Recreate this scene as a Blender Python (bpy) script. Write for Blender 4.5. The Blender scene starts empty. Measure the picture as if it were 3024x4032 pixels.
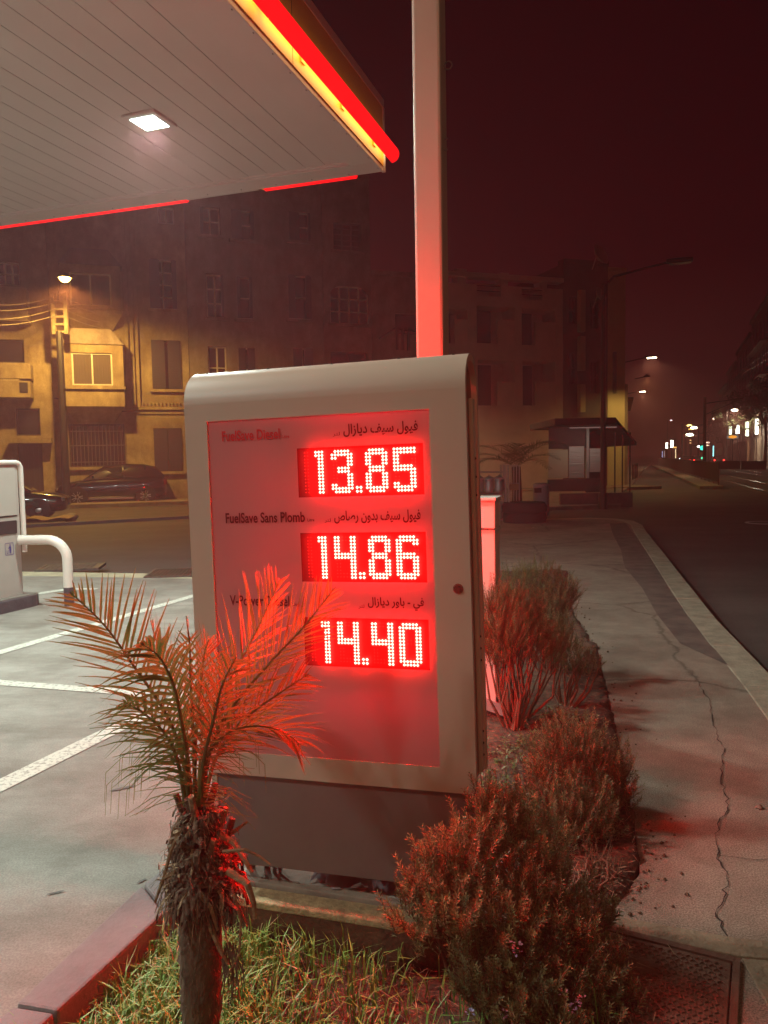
import bpy, bmesh, math, random
import numpy as np
from mathutils import Matrix, Vector, Euler
random.seed(7)
rnd = random.random
def U(a, b): return a + (b - a) * random.random()
# ------------------------------------------------------------ camera
FPX = 3028.0; PITCH = math.atan(206 / 3028.0); ROLL = -0.017; EYE = 1.55
scn = bpy.context.scene
col = scn.collection
cd = bpy.data.cameras.new('camera'); cam = bpy.data.objects.new('camera', cd); col.objects.link(cam)
cd.sensor_fit = 'VERTICAL'; cd.sensor_height = 36.0; cd.sensor_width = 27.0
cd.lens = FPX / 4032 * 36.0; cd.clip_start = 0.05; cd.clip_end = 3000
RM = Matrix.Rotation(math.pi / 2 - PITCH, 3, 'X') @ Matrix.Rotation(ROLL, 3, 'Z')
cam.matrix_world = Matrix.Translation((0, 0, EYE)) @ RM.to_4x4()
scn.camera = cam
# ------------------------------------------------------------ world: night sky with a dull red-brown city glow
w = bpy.data.worlds.new('World'); scn.world = w; w.use_nodes = True
nt = w.node_tree; bg = nt.nodes['Background']
tc = nt.nodes.new('ShaderNodeTexCoord'); sp = nt.nodes.new('ShaderNodeSeparateXYZ'); cr = nt.nodes.new('ShaderNodeValToRGB')
nt.links.new(tc.outputs['Generated'], sp.inputs[0]); nt.links.new(sp.outputs['Z'], cr.inputs[0])
cr.color_ramp.elements[0].position = 0.0; cr.color_ramp.elements[0].color = (0.062, 0.0145, 0.013, 1)
cr.color_ramp.elements[1].position = 0.65; cr.color_ramp.elements[1].color = (0.0075, 0.0006, 0.0015, 1)
e = cr.color_ramp.elements.new(0.22); e.color = (0.018, 0.0012, 0.0024, 1)
nt.links.new(cr.outputs[0], bg.inputs['Color']); bg.inputs['Strength'].default_value = 1.0
scn.view_settings.view_transform = 'Standard'; scn.view_settings.look = 'None'
scn.view_settings.exposure = 0.0; scn.view_settings.gamma = 1.0
scn.cycles.use_denoising = True
scn.cycles.max_bounces = 6; scn.cycles.diffuse_bounces = 3; scn.cycles.volume_bounces = 0
scn.cycles.sample_clamp_indirect = 3.0
# ------------------------------------------------------------ helpers
KO = 1.8228   # survey units of the site plan to photo pixels
def ray(px, py): return RM @ Vector(((px - 1512) / FPX, -(py - 2016) / FPX, -1))
def A(x, y, Y):
    d = ray(x * KO, y * KO); return Vector((0, 0, EYE)) + d * (Y / d.y)
def G(x, y, z=0.0):
    d = ray(x * KO, y * KO); return Vector((0, 0, EYE)) + d * ((z - EYE) / d.z)

MATS = {}
def mat(name, color, rough=0.6, metal=0.0, var=0.0, scale=4.0, bump=0.0, bscale=30.0, emit=None, estr=0.0, spec=0.5, color2=None, trans=0.0, stretch=None, coord='Object', coat=0.0):
    if name in MATS: return MATS[name]
    m = bpy.data.materials.new(name); m.use_nodes = True; t = m.node_tree; N = t.nodes; L = t.links
    b = N['Principled BSDF']
    b.inputs['Base Color'].default_value = (*color, 1); b.inputs['Roughness'].default_value = rough
    b.inputs['Metallic'].default_value = metal; b.inputs['Specular IOR Level'].default_value = spec
    b.inputs['Coat Weight'].default_value = coat
    if trans: b.inputs['Transmission Weight'].default_value = trans
    if emit: b.inputs['Emission Color'].default_value = (*emit, 1); b.inputs['Emission Strength'].default_value = estr
    if var or bump or color2:
        c = N.new('ShaderNodeTexCoord'); mp = N.new('ShaderNodeMapping'); L.new(c.outputs[coord], mp.inputs[0])
        if stretch: mp.inputs['Scale'].default_value = stretch
        if var or color2:
            n1 = N.new('ShaderNodeTexNoise'); n1.inputs['Scale'].default_value = scale; n1.inputs['Detail'].default_value = 8; n1.inputs['Roughness'].default_value = 0.65
            L.new(mp.outputs[0], n1.inputs['Vector'])
            r = N.new('ShaderNodeValToRGB'); L.new(n1.outputs['Fac'], r.inputs[0])
            c2 = color2 or tuple(min(1, x * (1 + var)) for x in color)
            c1 = color if color2 else tuple(x * (1 - var) for x in color)
            r.color_ramp.elements[0].position = 0.36; r.color_ramp.elements[0].color = (*c1, 1)
            r.color_ramp.elements[1].position = 0.64; r.color_ramp.elements[1].color = (*c2, 1)
            L.new(r.outputs[0], b.inputs['Base Color'])
        if bump:
            n2 = N.new('ShaderNodeTexNoise'); n2.inputs['Scale'].default_value = bscale; n2.inputs['Detail'].default_value = 6
            L.new(mp.outputs[0], n2.inputs['Vector'])
            bp = N.new('ShaderNodeBump'); bp.inputs['Strength'].default_value = bump; bp.inputs['Distance'].default_value = 0.02
            L.new(n2.outputs['Fac'], bp.inputs['Height']); L.new(bp.outputs[0], b.inputs['Normal'])
    MATS[name] = m; return m
def glow(name, color, strength):
    if name in MATS: return MATS[name]
    m = bpy.data.materials.new(name); m.use_nodes = True; t = m.node_tree
    t.nodes.remove(t.nodes['Principled BSDF']); e = t.nodes.new('ShaderNodeEmission')
    e.inputs['Color'].default_value = (*color, 1); e.inputs['Strength'].default_value = strength
    t.links.new(e.outputs[0], t.nodes['Material Output'].inputs[0]); MATS[name] = m; return m

class MB:
    def __init__(s): s.v = []; s.f = []
    def add(s, vs, fs):
        n = len(s.v); s.v += [tuple(p) for p in vs]; s.f += [tuple(i + n for i in f) for f in fs]; return s
    def quad(s, a, b, c, d): return s.add([a, b, c, d], [(0, 1, 2, 3)])
    def box(s, x0, x1, y0, y1, z0, z1, T=None):
        vs = [Vector((x, y, z)) for x in (x0, x1) for y in (y0, y1) for z in (z0, z1)]
        if T is not None: vs = [T @ p for p in vs]
        return s.add(vs, [(0, 1, 3, 2), (4, 6, 7, 5), (0, 4, 5, 1), (2, 3, 7, 6), (0, 2, 6, 4), (1, 5, 7, 3)])
    def prism(s, poly, h0, h1, axis='z', T=None):
        n = len(poly)
        def P(p, h): return Vector((p[0], p[1], h)) if axis == 'z' else (Vector((h, p[0], p[1])) if axis == 'x' else Vector((p[0], h, p[1])))
        vs = [P(p, h0) for p in poly] + [P(p, h1) for p in poly]
        if T is not None: vs = [T @ p for p in vs]
        fs = [tuple(range(n))[::-1], tuple(range(n, 2 * n))] + [(i, (i + 1) % n, n + (i + 1) % n, n + i) for i in range(n)]
        return s.add(vs, fs)
    def tube(s, pts, r, n=8, cap=True):
        pts = [Vector(p) for p in pts]; k = len(pts); rs = r if isinstance(r, (list, tuple)) else [r] * k
        base = len(s.v); ref = None
        for i, p in enumerate(pts):
            d = (pts[min(i + 1, k - 1)] - pts[max(i - 1, 0)])
            d = d.normalized() if d.length > 1e-9 else Vector((0, 0, 1))
            if ref is None: ref = Vector((1, 0, 0)) if abs(d.x) < 0.9 else Vector((0, 1, 0))
            a = (ref - d * ref.dot(d)).normalized(); ref = a; b = d.cross(a)
            for j in range(n):
                t = 2 * math.pi * j / n; s.v.append(tuple(p + (a * math.cos(t) + b * math.sin(t)) * rs[i]))
        for i in range(k - 1):
            for j in range(n):
                q = base + i * n; s.f.append((q + j, q + (j + 1) % n, q + n + (j + 1) % n, q + n + j))
        if cap: s.f.append(tuple(base + j for j in range(n))[::-1]); s.f.append(tuple(base + (k - 1) * n + j for j in range(n)))
        return s
    def lathe(s, prof, c=(0, 0, 0), n=24, axis='z'):
        base = len(s.v); c = Vector(c)
        for r, h in prof:
            for j in range(n):
                t = 2 * math.pi * j / n; x, y = r * math.cos(t), r * math.sin(t)
                p = (x, y, h) if axis == 'z' else ((x, h, y) if axis == 'y' else (h, x, y))
                s.v.append(tuple(c + Vector(p)))
        for i in range(len(prof) - 1):
            for j in range(n):
                q = base + i * n; s.f.append((q + j, q + (j + 1) % n, q + n + (j + 1) % n, q + n + j))
        return s
    def obj(s, name, m, parent=None, smooth=False, bevel=0.0, fix=True):
        me = bpy.data.meshes.new(name); me.from_pydata(s.v, [], s.f)
        if fix:
            bm = bmesh.new(); bm.from_mesh(me); bmesh.ops.recalc_face_normals(bm, faces=bm.faces); bm.to_mesh(me); bm.free()
        if smooth:
            for p in me.polygons: p.use_smooth = True
        for mm in (m if isinstance(m, (list, tuple)) else [m]): me.materials.append(mm)
        o = bpy.data.objects.new(name, me); col.objects.link(o)
        if parent: o.parent = parent
        if bevel:
            bv = o.modifiers.new('bevel', 'BEVEL'); bv.width = bevel; bv.segments = 2; bv.limit_method = 'ANGLE'
        if smooth and smooth != 'all':
            try: me.set_sharp_from_angle(angle=math.radians(40))
            except Exception: pass
        return o
def tag(o, label=None, cat=None, group=None, kind=None):
    if label: o['label'] = label
    if cat: o['category'] = cat
    if group: o['group'] = group
    if kind: o['kind'] = kind
    return o
def thing(name, label, cat, loc=(0, 0, 0), rz=0.0, group=None):
    o = bpy.data.objects.new(name, None); o.empty_display_size = 0.2; col.objects.link(o)
    o.location = loc; o.rotation_euler = (0, 0, rz); return tag(o, label, cat, group)
def copy_tree(o, parent=None):
    c = o.copy(); col.objects.link(c)
    if parent: c.parent = parent
    for ch in list(o.children): copy_tree(ch, c)
    return c
def frame(ox, oy, ux, uy, oz=0.0):
    """matrix with local x along (ux,uy), local y 90 deg left of it"""
    l = math.hypot(ux, uy); ux /= l; uy /= l
    return Matrix(((ux, -uy, 0, ox), (uy, ux, 0, oy), (0, 0, 1, oz), (0, 0, 0, 1)))
def lamp(name, typ, loc, energy, color, parent=None, to=None, **kw):
    l = bpy.data.lights.new(name, typ); l.energy = energy; l.color = color
    for k, v in kw.items(): setattr(l, k, v)
    o = bpy.data.objects.new(name, l); col.objects.link(o); o.location = loc
    if to is not None: o.rotation_euler = (Vector(to) - Vector(loc)).to_track_quat('-Z', 'Y').to_euler()
    if parent: o.parent = parent
    return o

def ground_mat(name, c1, c2, rough, big=.5, mid=4.0, fine=160.0, crack=0.0, streak=None, speck=.35, bump=.4):
    m = bpy.data.materials.new(name); m.use_nodes = True; t = m.node_tree; N = t.nodes; L = t.links; P = N['Principled BSDF']; P.inputs['Roughness'].default_value = rough
    tc = N.new('ShaderNodeTexCoord')
    def noise(sc, det=6, ro=.6, st=None):
        n = N.new('ShaderNodeTexNoise'); n.inputs['Scale'].default_value = sc; n.inputs['Detail'].default_value = det; n.inputs['Roughness'].default_value = ro
        if st:
            mp = N.new('ShaderNodeMapping'); mp.inputs['Rotation'].default_value = (0, 0, st[0]); mp.inputs['Scale'].default_value = (st[1], st[2], 1); L.new(tc.outputs['Object'], mp.inputs[0]); L.new(mp.outputs[0], n.inputs['Vector'])
        else: L.new(tc.outputs['Object'], n.inputs['Vector'])
        return n
    def ramp(src, a, b, ca, cb):
        r = N.new('ShaderNodeValToRGB'); r.color_ramp.elements[0].position = a; r.color_ramp.elements[1].position = b; r.color_ramp.elements[0].color = (*ca, 1); r.color_ramp.elements[1].color = (*cb, 1); L.new(src, r.inputs[0]); return r
    def mul(a, b, f=1.0):
        x = N.new('ShaderNodeMixRGB'); x.blend_type = 'MULTIPLY'; x.inputs[0].default_value = f; L.new(a, x.inputs[1]); L.new(b, x.inputs[2]); return x.outputs[0]
    out = ramp(noise(big, 8, .62).outputs['Fac'], .36, .64, c1, c2).outputs[0]
    out = mul(out, ramp(noise(mid, 10, .72).outputs['Fac'], .38, .60, (.80, .785, .77), (1.06, 1.06, 1.06)).outputs[0])
    fn_ = noise(fine, 3, .6); out = mul(out, ramp(fn_.outputs['Fac'], .38, .62, (1 - speck,) * 3, (1 + speck,) * 3).outputs[0])
    if streak: out = mul(out, ramp(noise(1.0, 8, .7, streak).outputs['Fac'], .40, .58, (.80, .78, .75), (1.05, 1.05, 1.04)).outputs[0])
    if crack:
        v = N.new('ShaderNodeTexVoronoi'); v.feature = 'DISTANCE_TO_EDGE'; v.inputs['Scale'].default_value = crack
        n = noise(2.2, 6, .7); mx = N.new('ShaderNodeMixRGB'); mx.inputs[0].default_value = .22; L.new(tc.outputs['Object'], mx.inputs[1]); L.new(n.outputs['Color'], mx.inputs[2]); L.new(mx.outputs[0], v.inputs['Vector'])
        out = mul(out, ramp(v.outputs['Distance'], .0, .008, (.35, .33, .3), (1, 1, 1)).outputs[0], .8)
    L.new(out, P.inputs['Base Color'])
    bp = N.new('ShaderNodeBump'); bp.inputs['Strength'].default_value = bump; bp.inputs['Distance'].default_value = .006; L.new(fn_.outputs['Fac'], bp.inputs['Height']); L.new(bp.outputs[0], P.inputs['Normal'])
    MATS[name] = m; return m
# ------------------------------------------------------------ materials
m_conc = ground_mat('forecourt_concrete', (0.165, 0.157, 0.137), (0.235, 0.224, 0.200), .8, big=.45, mid=3.0, fine=130, streak=(.35, 1.0, 3.4), speck=.16, bump=.3)
m_asph = ground_mat('asphalt', (0.050, 0.045, 0.042), (0.095, 0.082, 0.072), .8, big=.12, mid=.9, fine=90, streak=(-.3, .08, .9), speck=.35, bump=.5)
m_pave = ground_mat('pavement', (0.165, 0.125, 0.094), (0.27, 0.215, 0.165), .88, big=.8, mid=5.0, fine=170, crack=.42, speck=.42, bump=.7)
m_kerb = mat('kerb_stone', (0.28, 0.24, 0.175), 0.85, var=0.25, scale=6, bump=0.5, bscale=50)
m_kerbg = mat('kerb_grey', (0.16, 0.14, 0.14), 0.8, var=0.15, scale=5, bump=0.3, bscale=60)
m_paint = mat('road_paint', (0.62, 0.63, 0.58), 0.7, var=0.2, scale=14, bump=0.2, bscale=80)
m_soil = mat('soil', (0.075, 0.038, 0.02), 0.95, var=0.5, scale=14, bump=1.0, bscale=30)
m_white = mat('white_powdercoat', (0.70, 0.67, 0.60), 0.38, var=0.03, scale=3)
m_casing = mat('cream_casing', (0.50, 0.385, 0.305), 0.42, var=0.04, scale=2.0)
m_grey = mat('grey_plinth', (0.15, 0.125, 0.12), 0.45, var=0.08, scale=3)
m_black = mat('black_plastic', (0.015, 0.014, 0.014), 0.4)
m_dark = mat('dark_metal', (0.03, 0.028, 0.028), 0.5, metal=0.3)
# ============================================================ GROUND
Z0 = -0.10
def sheet(name, poly, z, m, thick=0.0):
    b = MB()
    if thick: b.prism(poly, z - thick, z)
    else: b.add([(x, y, z) for x, y in poly], [tuple(range(len(poly)))])
    o = b.obj(name, m); return tag(o, kind='structure')
sheet('ground', [(-600, -300), (900, -300), (900, 1500), (-600, 1500)], Z0 - 0.02, m_asph)
# forecourt slab: reaches from the bed kerb to the side street
KI = [(-0.62, 2.95), (-0.77, 2.52), (-0.94, 2.05), (-1.35, 1.0), (-2.2, -1.0), (-3.2, -3.4)]      # inner line of the bed kerb
KO_ = [(-0.74, 3.05), (-0.90, 2.70), (-1.07, 2.08), (-1.49, 0.95), (-2.34, -1.06), (-3.34, -3.4)]  # outer line
BED_R = [(0.58, 2.00), (0.70, 2.44), (0.93, 2.76), (1.06, 3.23), (1.31, 4.31), (1.71, 6.13), (1.84, 7.41), (2.2, 9.2), (2.5, 10.4)]
sheet('forecourt', [(-0.2, 10.35), (-2.6, 10.25), (-4.9, 10.75), (-16, 12.6), (-24, -2.0), (-3.34, -3.4), (-2.34, -1.06), (-1.49, 0.95), (-1.07, 2.08), (-0.90, 2.70), (-0.74, 3.05)], 0.0, m_conc, 0.15)
m_band = mat('edge_band_concrete', (0.34, 0.30, 0.20), 0.85, var=0.2, scale=3)
sheet('gutter_band', [(-0.2, 10.36), (-2.6, 10.26), (-4.9, 10.76), (-16, 12.61), (-15.9, 13.1), (-4.8, 11.2), (-2.6, 10.72), (-0.2, 10.8)], -0.012, m_band, 0.1)
# pavement on the tram street side, with its rounded corner
KER = [(-1.2, -4.0), (0.9, -0.5), (2.0, 2.6), (2.62, 5.0), (3.12, 7.2), (3.62, 9.1), (4.28, 11.6), (5.2, 15.1), (5.75, 17.1), (5.92, 18.2), (5.72, 18.95), (5.1, 19.35), (4.2, 19.2), (2.6, 18.5), (0.5, 16.3), (-1.0, 13.6), (-2.4, 10.9)]
kin = []
for i, p in enumerate(KER):
    a = Vector(KER[max(i - 1, 0)]); c = Vector(KER[min(i + 1, len(KER) - 1)]); d = (c - a).normalized()
    kin.append((p[0] - d.y * 0.24, p[1] + d.x * 0.24))
sheet('pavement', kin + [(-2.35, 10.4), (-0.2, 10.4), (2.5, 10.4), (2.2, 9.2), (1.84, 7.41), (1.71, 6.13), (1.31, 4.31), (1.06, 3.23), (0.93, 2.76), (0.70, 2.44), (0.58, 2.0), (0.3, 0.5), (-0.4, -1.0), (-1.6, -4.0)], 0.0, m_pave, 0.12)
b = MB()
for i in range(len(KER) - 1):
    L = (Vector(KER[i + 1]) - Vector(KER[i])).length; n = max(1, round(L / 0.95))
    for k in range(n):
        t0 = (k + 0.006) / n; t1 = (k + 0.994) / n
        P = lambda a, c, t: (a[0] + (c[0] - a[0]) * t, a[1] + (c[1] - a[1]) * t)
        q = [P(KER[i], KER[i + 1], t0), P(KER[i], KER[i + 1], t1), P(kin[i], kin[i + 1], t1), P(kin[i], kin[i + 1], t0)]
        dz = U(-0.004, 0.004); b.prism(q, Z0 - 0.05, 0.008 + dz)
tag(b.obj('kerb', m_kerb, bevel=0.008), kind='structure')
# darker patched strip beside the kerb
m_patch = mat('dark_asphalt_patch', (0.105, 0.078, 0.064), 0.9, var=0.3, scale=4, bump=0.4, bscale=90)
pe = [(5.2, 17.6), (4.55, 15.3), (3.9, 12.6), (3.35, 10.6), (2.98, 8.93), (2.62, 7.4), (2.44, 6.23), (2.5, 5.5), (2.3, 4.7), (1.98, 3.4), (1.66, 2.4)]
pk = [(5.55, 17.6), (4.9, 15.0), (4.0, 11.5), (3.55, 9.8), (3.2, 8.5), (2.86, 7.1), (2.64, 6.2), (2.54, 5.6), (2.36, 4.9), (2.06, 3.6), (1.78, 2.5)]
prv = [(x + U(-.05, .05), y) for x, y in pe]
sheet('pavement_patch', prv[::-1] + pk, 0.004, m_patch)
# long crack and grit strips in the pavement
cl = [(2.2, 5.5), (2.04, 4.79), (1.86, 4.3), (1.76, 3.95), (1.58, 3.54), (1.50, 3.3), (1.36, 3.1), (1.27, 2.87), (1.22, 2.68), (1.10, 2.5), (1.08, 2.3)]
b = MB(); pts = []
for i in range(len(cl) - 1):
    for k in range(8):
        t = k / 8; pts.append((cl[i][0] + (cl[i + 1][0] - cl[i][0]) * t + U(-.012, .012), cl[i][1] + (cl[i + 1][1] - cl[i][1]) * t))
for p, q in zip(pts, pts[1:]):
    wd = U(0.0008, 0.0034); b.quad((p[0] - wd, p[1], 0.0045), (p[0] + wd, p[1], 0.0045), (q[0] + wd, q[1], 0.0045), (q[0] - wd, q[1], 0.0045))
for (x, y, a, L) in ((1.27, 2.87, -.25, .6),):
    p = Vector((x, y))
    for k in range(12):
        q = p + Vector((math.cos(a), math.sin(a))) * L / 12; a += U(-.35, .35); n = Vector((-math.sin(a), math.cos(a))) * 0.0015
        b.quad((*(p - n), .005), (*(p + n), .005), (*(q + n), .005), (*(q - n), .005)); p = q
tag(b.obj('pavement_crack', mat('crack_dirt', (0.02, 0.014, 0.011), 0.95), fix=False), kind='structure')
# bed: kerb, soil
b = MB()
for i in range(len(KI) - 1):
    P = lambda a, c, t: (a[0] + (c[0] - a[0]) * t, a[1] + (c[1] - a[1]) * t)
    n = max(1, round((Vector(KI[i + 1]) - Vector(KI[i])).length / 0.5)) if i > 1 else 1
    for k in range(n):
        b.prism([P(KI[i], KI[i + 1], (k + .008) / n), P(KI[i], KI[i + 1], (k + .992) / n), P(KO_[i], KO_[i + 1], (k + .992) / n), P(KO_[i], KO_[i + 1], (k + .008) / n)], -0.25, 0.028)
tag(b.obj('bed_kerb', m_kerbg, bevel=0.01), kind='structure')
def in_poly(x, y, P):
    c = False; j = len(P) - 1
    for i in range(len(P)):
        if ((P[i][1] > y) != (P[j][1] > y)) and x < (P[j][0] - P[i][0]) * (y - P[i][1]) / (P[j][1] - P[i][1] + 1e-12) + P[i][0]: c = not c
        j = i
    return c
BED = KI + [(-1.6, -4.0), (-0.4, -1.0), (0.3, 0.5)] + BED_R + [(0.2, 10.4), (-0.3, 8), (-0.5, 4)]
rng = np.random.RandomState(3)
gx = np.arange(-1.6, 2.8, 0.05); gy = np.arange(0.9, 10.6, 0.05)
hs = rng.rand(len(gx), len(gy))
for _ in range(2): hs = (hs + np.roll(hs, 1, 0) + np.roll(hs, 1, 1) + np.roll(hs, -1, 0) + np.roll(hs, -1, 1)) / 5
def soil_z(x, y): return -0.10 + 0.12 * max(0, min(1, max((y - 2.75) / 1.0, (x - .22) / .38)))
b = MB(); idx = {}
for i, x in enumerate(gx):
    for j, y in enumerate(gy):
        idx[i, j] = len(b.v); b.v.append((x, y, soil_z(x, y) + (hs[i, j] - 0.5) * 0.10 if in_poly(x, y, BED) else -0.12))
for i in range(len(gx) - 1):
    for j in range(len(gy) - 1):
        if any(in_poly(gx[i] + dx, gy[j] + dy, BED) for dx in (-.05, .1) for dy in (-.05, .1)): b.f.append((idx[i, j], idx[i + 1, j], idx[i + 1, j + 1], idx[i, j + 1]))
tag(b.obj('soil', m_soil, smooth='all'), kind='structure')
# ============================================================ PRICE SIGN
SP = (-0.214, 2.5, 1.13); YAW, RLL, PIT = 0.284, -0.021, -0.01
Sm = Matrix.Translation(SP) @ (Matrix.Rotation(-YAW, 4, 'Z') @ Matrix.Rotation(PIT, 4, 'X') @ Matrix.Rotation(RLL, 4, 'Y'))
# plinth wall at the near side of the sign (top strip + slab)
fr = frame(SP[0], SP[1], math.cos(YAW), -math.sin(YAW))
b = MB(); b.box(-0.50, 0.62, -0.035, 0.05, 0.022, 0.05, fr)
m_curbY = mat('pale_limestone_edge', (0.42, 0.34, 0.19), 0.9, var=0.3, scale=22, bump=0.6, bscale=70)
w1 = thing('low_wall', 'x', 'x'); b.obj('limestone_coping', m_curbY, w1, bevel=0.006)
b = MB(); b.box(-0.50, 0.62, -0.031, 0.05, -0.3, 0.0215, fr); b.obj('shaded_base', mat('shade_browned_concrete', (0.10, 0.055, 0.028), 0.95, var=.35, scale=9, bump=.6, bscale=40), w1); tag(w1, 'low pale concrete retaining wall between the grass bed and the price sign', 'low wall')  # wall face coloured dark brown to hold the shade below the coping
b = MB(); b.box(-0.47, 0.60, 0.056, 0.50, -0.3, 0.062, fr)
tag(b.obj('sign_footing', mat('footing_concrete', (0.30, 0.26, 0.21), 0.85, var=0.2, scale=8, bump=0.3, bscale=50), bevel=0.004), 'flat concrete footing slab directly under the price sign', 'footing')

sign = thing('price_sign', 'tall cream fuel price totem with rounded top and three red LED prices', 'price sign')
sign.matrix_world = Sm
PX0, PX1, PZ0, PZ1 = -0.3845, 0.3845, -0.566, 0.566
OX0, OX1, OZ0 = -0.468, 0.500, -0.645
TH = 0.235; RA = 0.118; ZA = 0.626   # thickness, arch radius, arch start height
YF = -0.0035
b = MB()
def face(y0, y1):
    b.box(OX0, PX0, y0, y1, OZ0, ZA); b.box(PX1, OX1, y0, y1, OZ0, ZA)
    b.box(PX0, PX1, y0, y1, OZ0, PZ0); b.box(PX0, PX1, y0, y1, PZ1, ZA)
face(YF, YF + 0.022); face(YF + TH - 0.022, YF + TH)
n = 20; vs = []; cy = YF + TH / 2
for x in (OX0, OX1):
    for r in (TH / 2, TH / 2 - 0.022):
        for k in range(n + 1):
            t = math.pi * k / n; vs.append((x, cy - r * math.cos(t), ZA + r * math.sin(t)))
m1 = n + 1; fs = []
for k in range(n):
    fs += [(k, k + 1, 2 * m1 + k + 1, 2 * m1 + k), (m1 + k, 3 * m1 + k, 3 * m1 + k + 1, m1 + k + 1), (k, m1 + k, m1 + k + 1, k + 1), (2 * m1 + k, 2 * m1 + k + 1, 3 * m1 + k + 1, 3 * m1 + k)]
b.add(vs, fs)
b.obj('casing', m_casing, sign, smooth=True)
# inner body closing the sides (set back from the rim), its strip with rivets
b = MB()
prof = [(YF + 0.024, OZ0 + .004)] + [(cy - (TH / 2 - 0.025) * math.cos(math.pi * k / n), ZA + (TH / 2 - 0.025) * math.sin(math.pi * k / n)) for k in range(n + 1)] + [(YF + TH - 0.024, OZ0 + .004)]
b.prism([p for p in prof], OX0 + 0.018, OX0 + 0.035, 'x'); b.obj('side_cheek', mat('shaded_casing_paint', (0.22, 0.14, 0.10), 0.5, var=0.1, scale=3), sign)  # casing paint darkened to brown, standing for shade in the side recess
b = MB(); b.prism([p for p in prof], OX1 - 0.035, OX1 - 0.018, 'x')
b.obj('side_cheek', mat('shaded_casing_paint', (0.22, 0.14, 0.10), 0.5, var=0.1, scale=3), sign)
b = MB(); b.box(OX1 - 0.018, OX1 - 0.004, 0.150, 0.190, OZ0 + 0.01, ZA - 0.02); b.obj('side_rail', m_casing, sign, bevel=0.003)
for z in (0.41, 0.35, 0.29, -0.18, -0.22, -0.26, -0.50, -0.54, -0.58):
    b = MB(); b.lathe([(0.0001, 0.004), (0.0035, 0.003), (0.0042, 0)], (OX1 - 0.004, 0.170, z), 10, 'x'); b.obj('rivet', m_dark, sign)
b = MB(); b.box(OX0 + 0.036, OX1 - 0.036, YF + 0.075, YF + TH - 0.075, OZ0 + .01, ZA); b.obj('glow_baffle', mat('dark_baffle', (0.05, 0.04, 0.035), 0.8), sign)  # unseen dark block added inside to keep the red halo local
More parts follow.
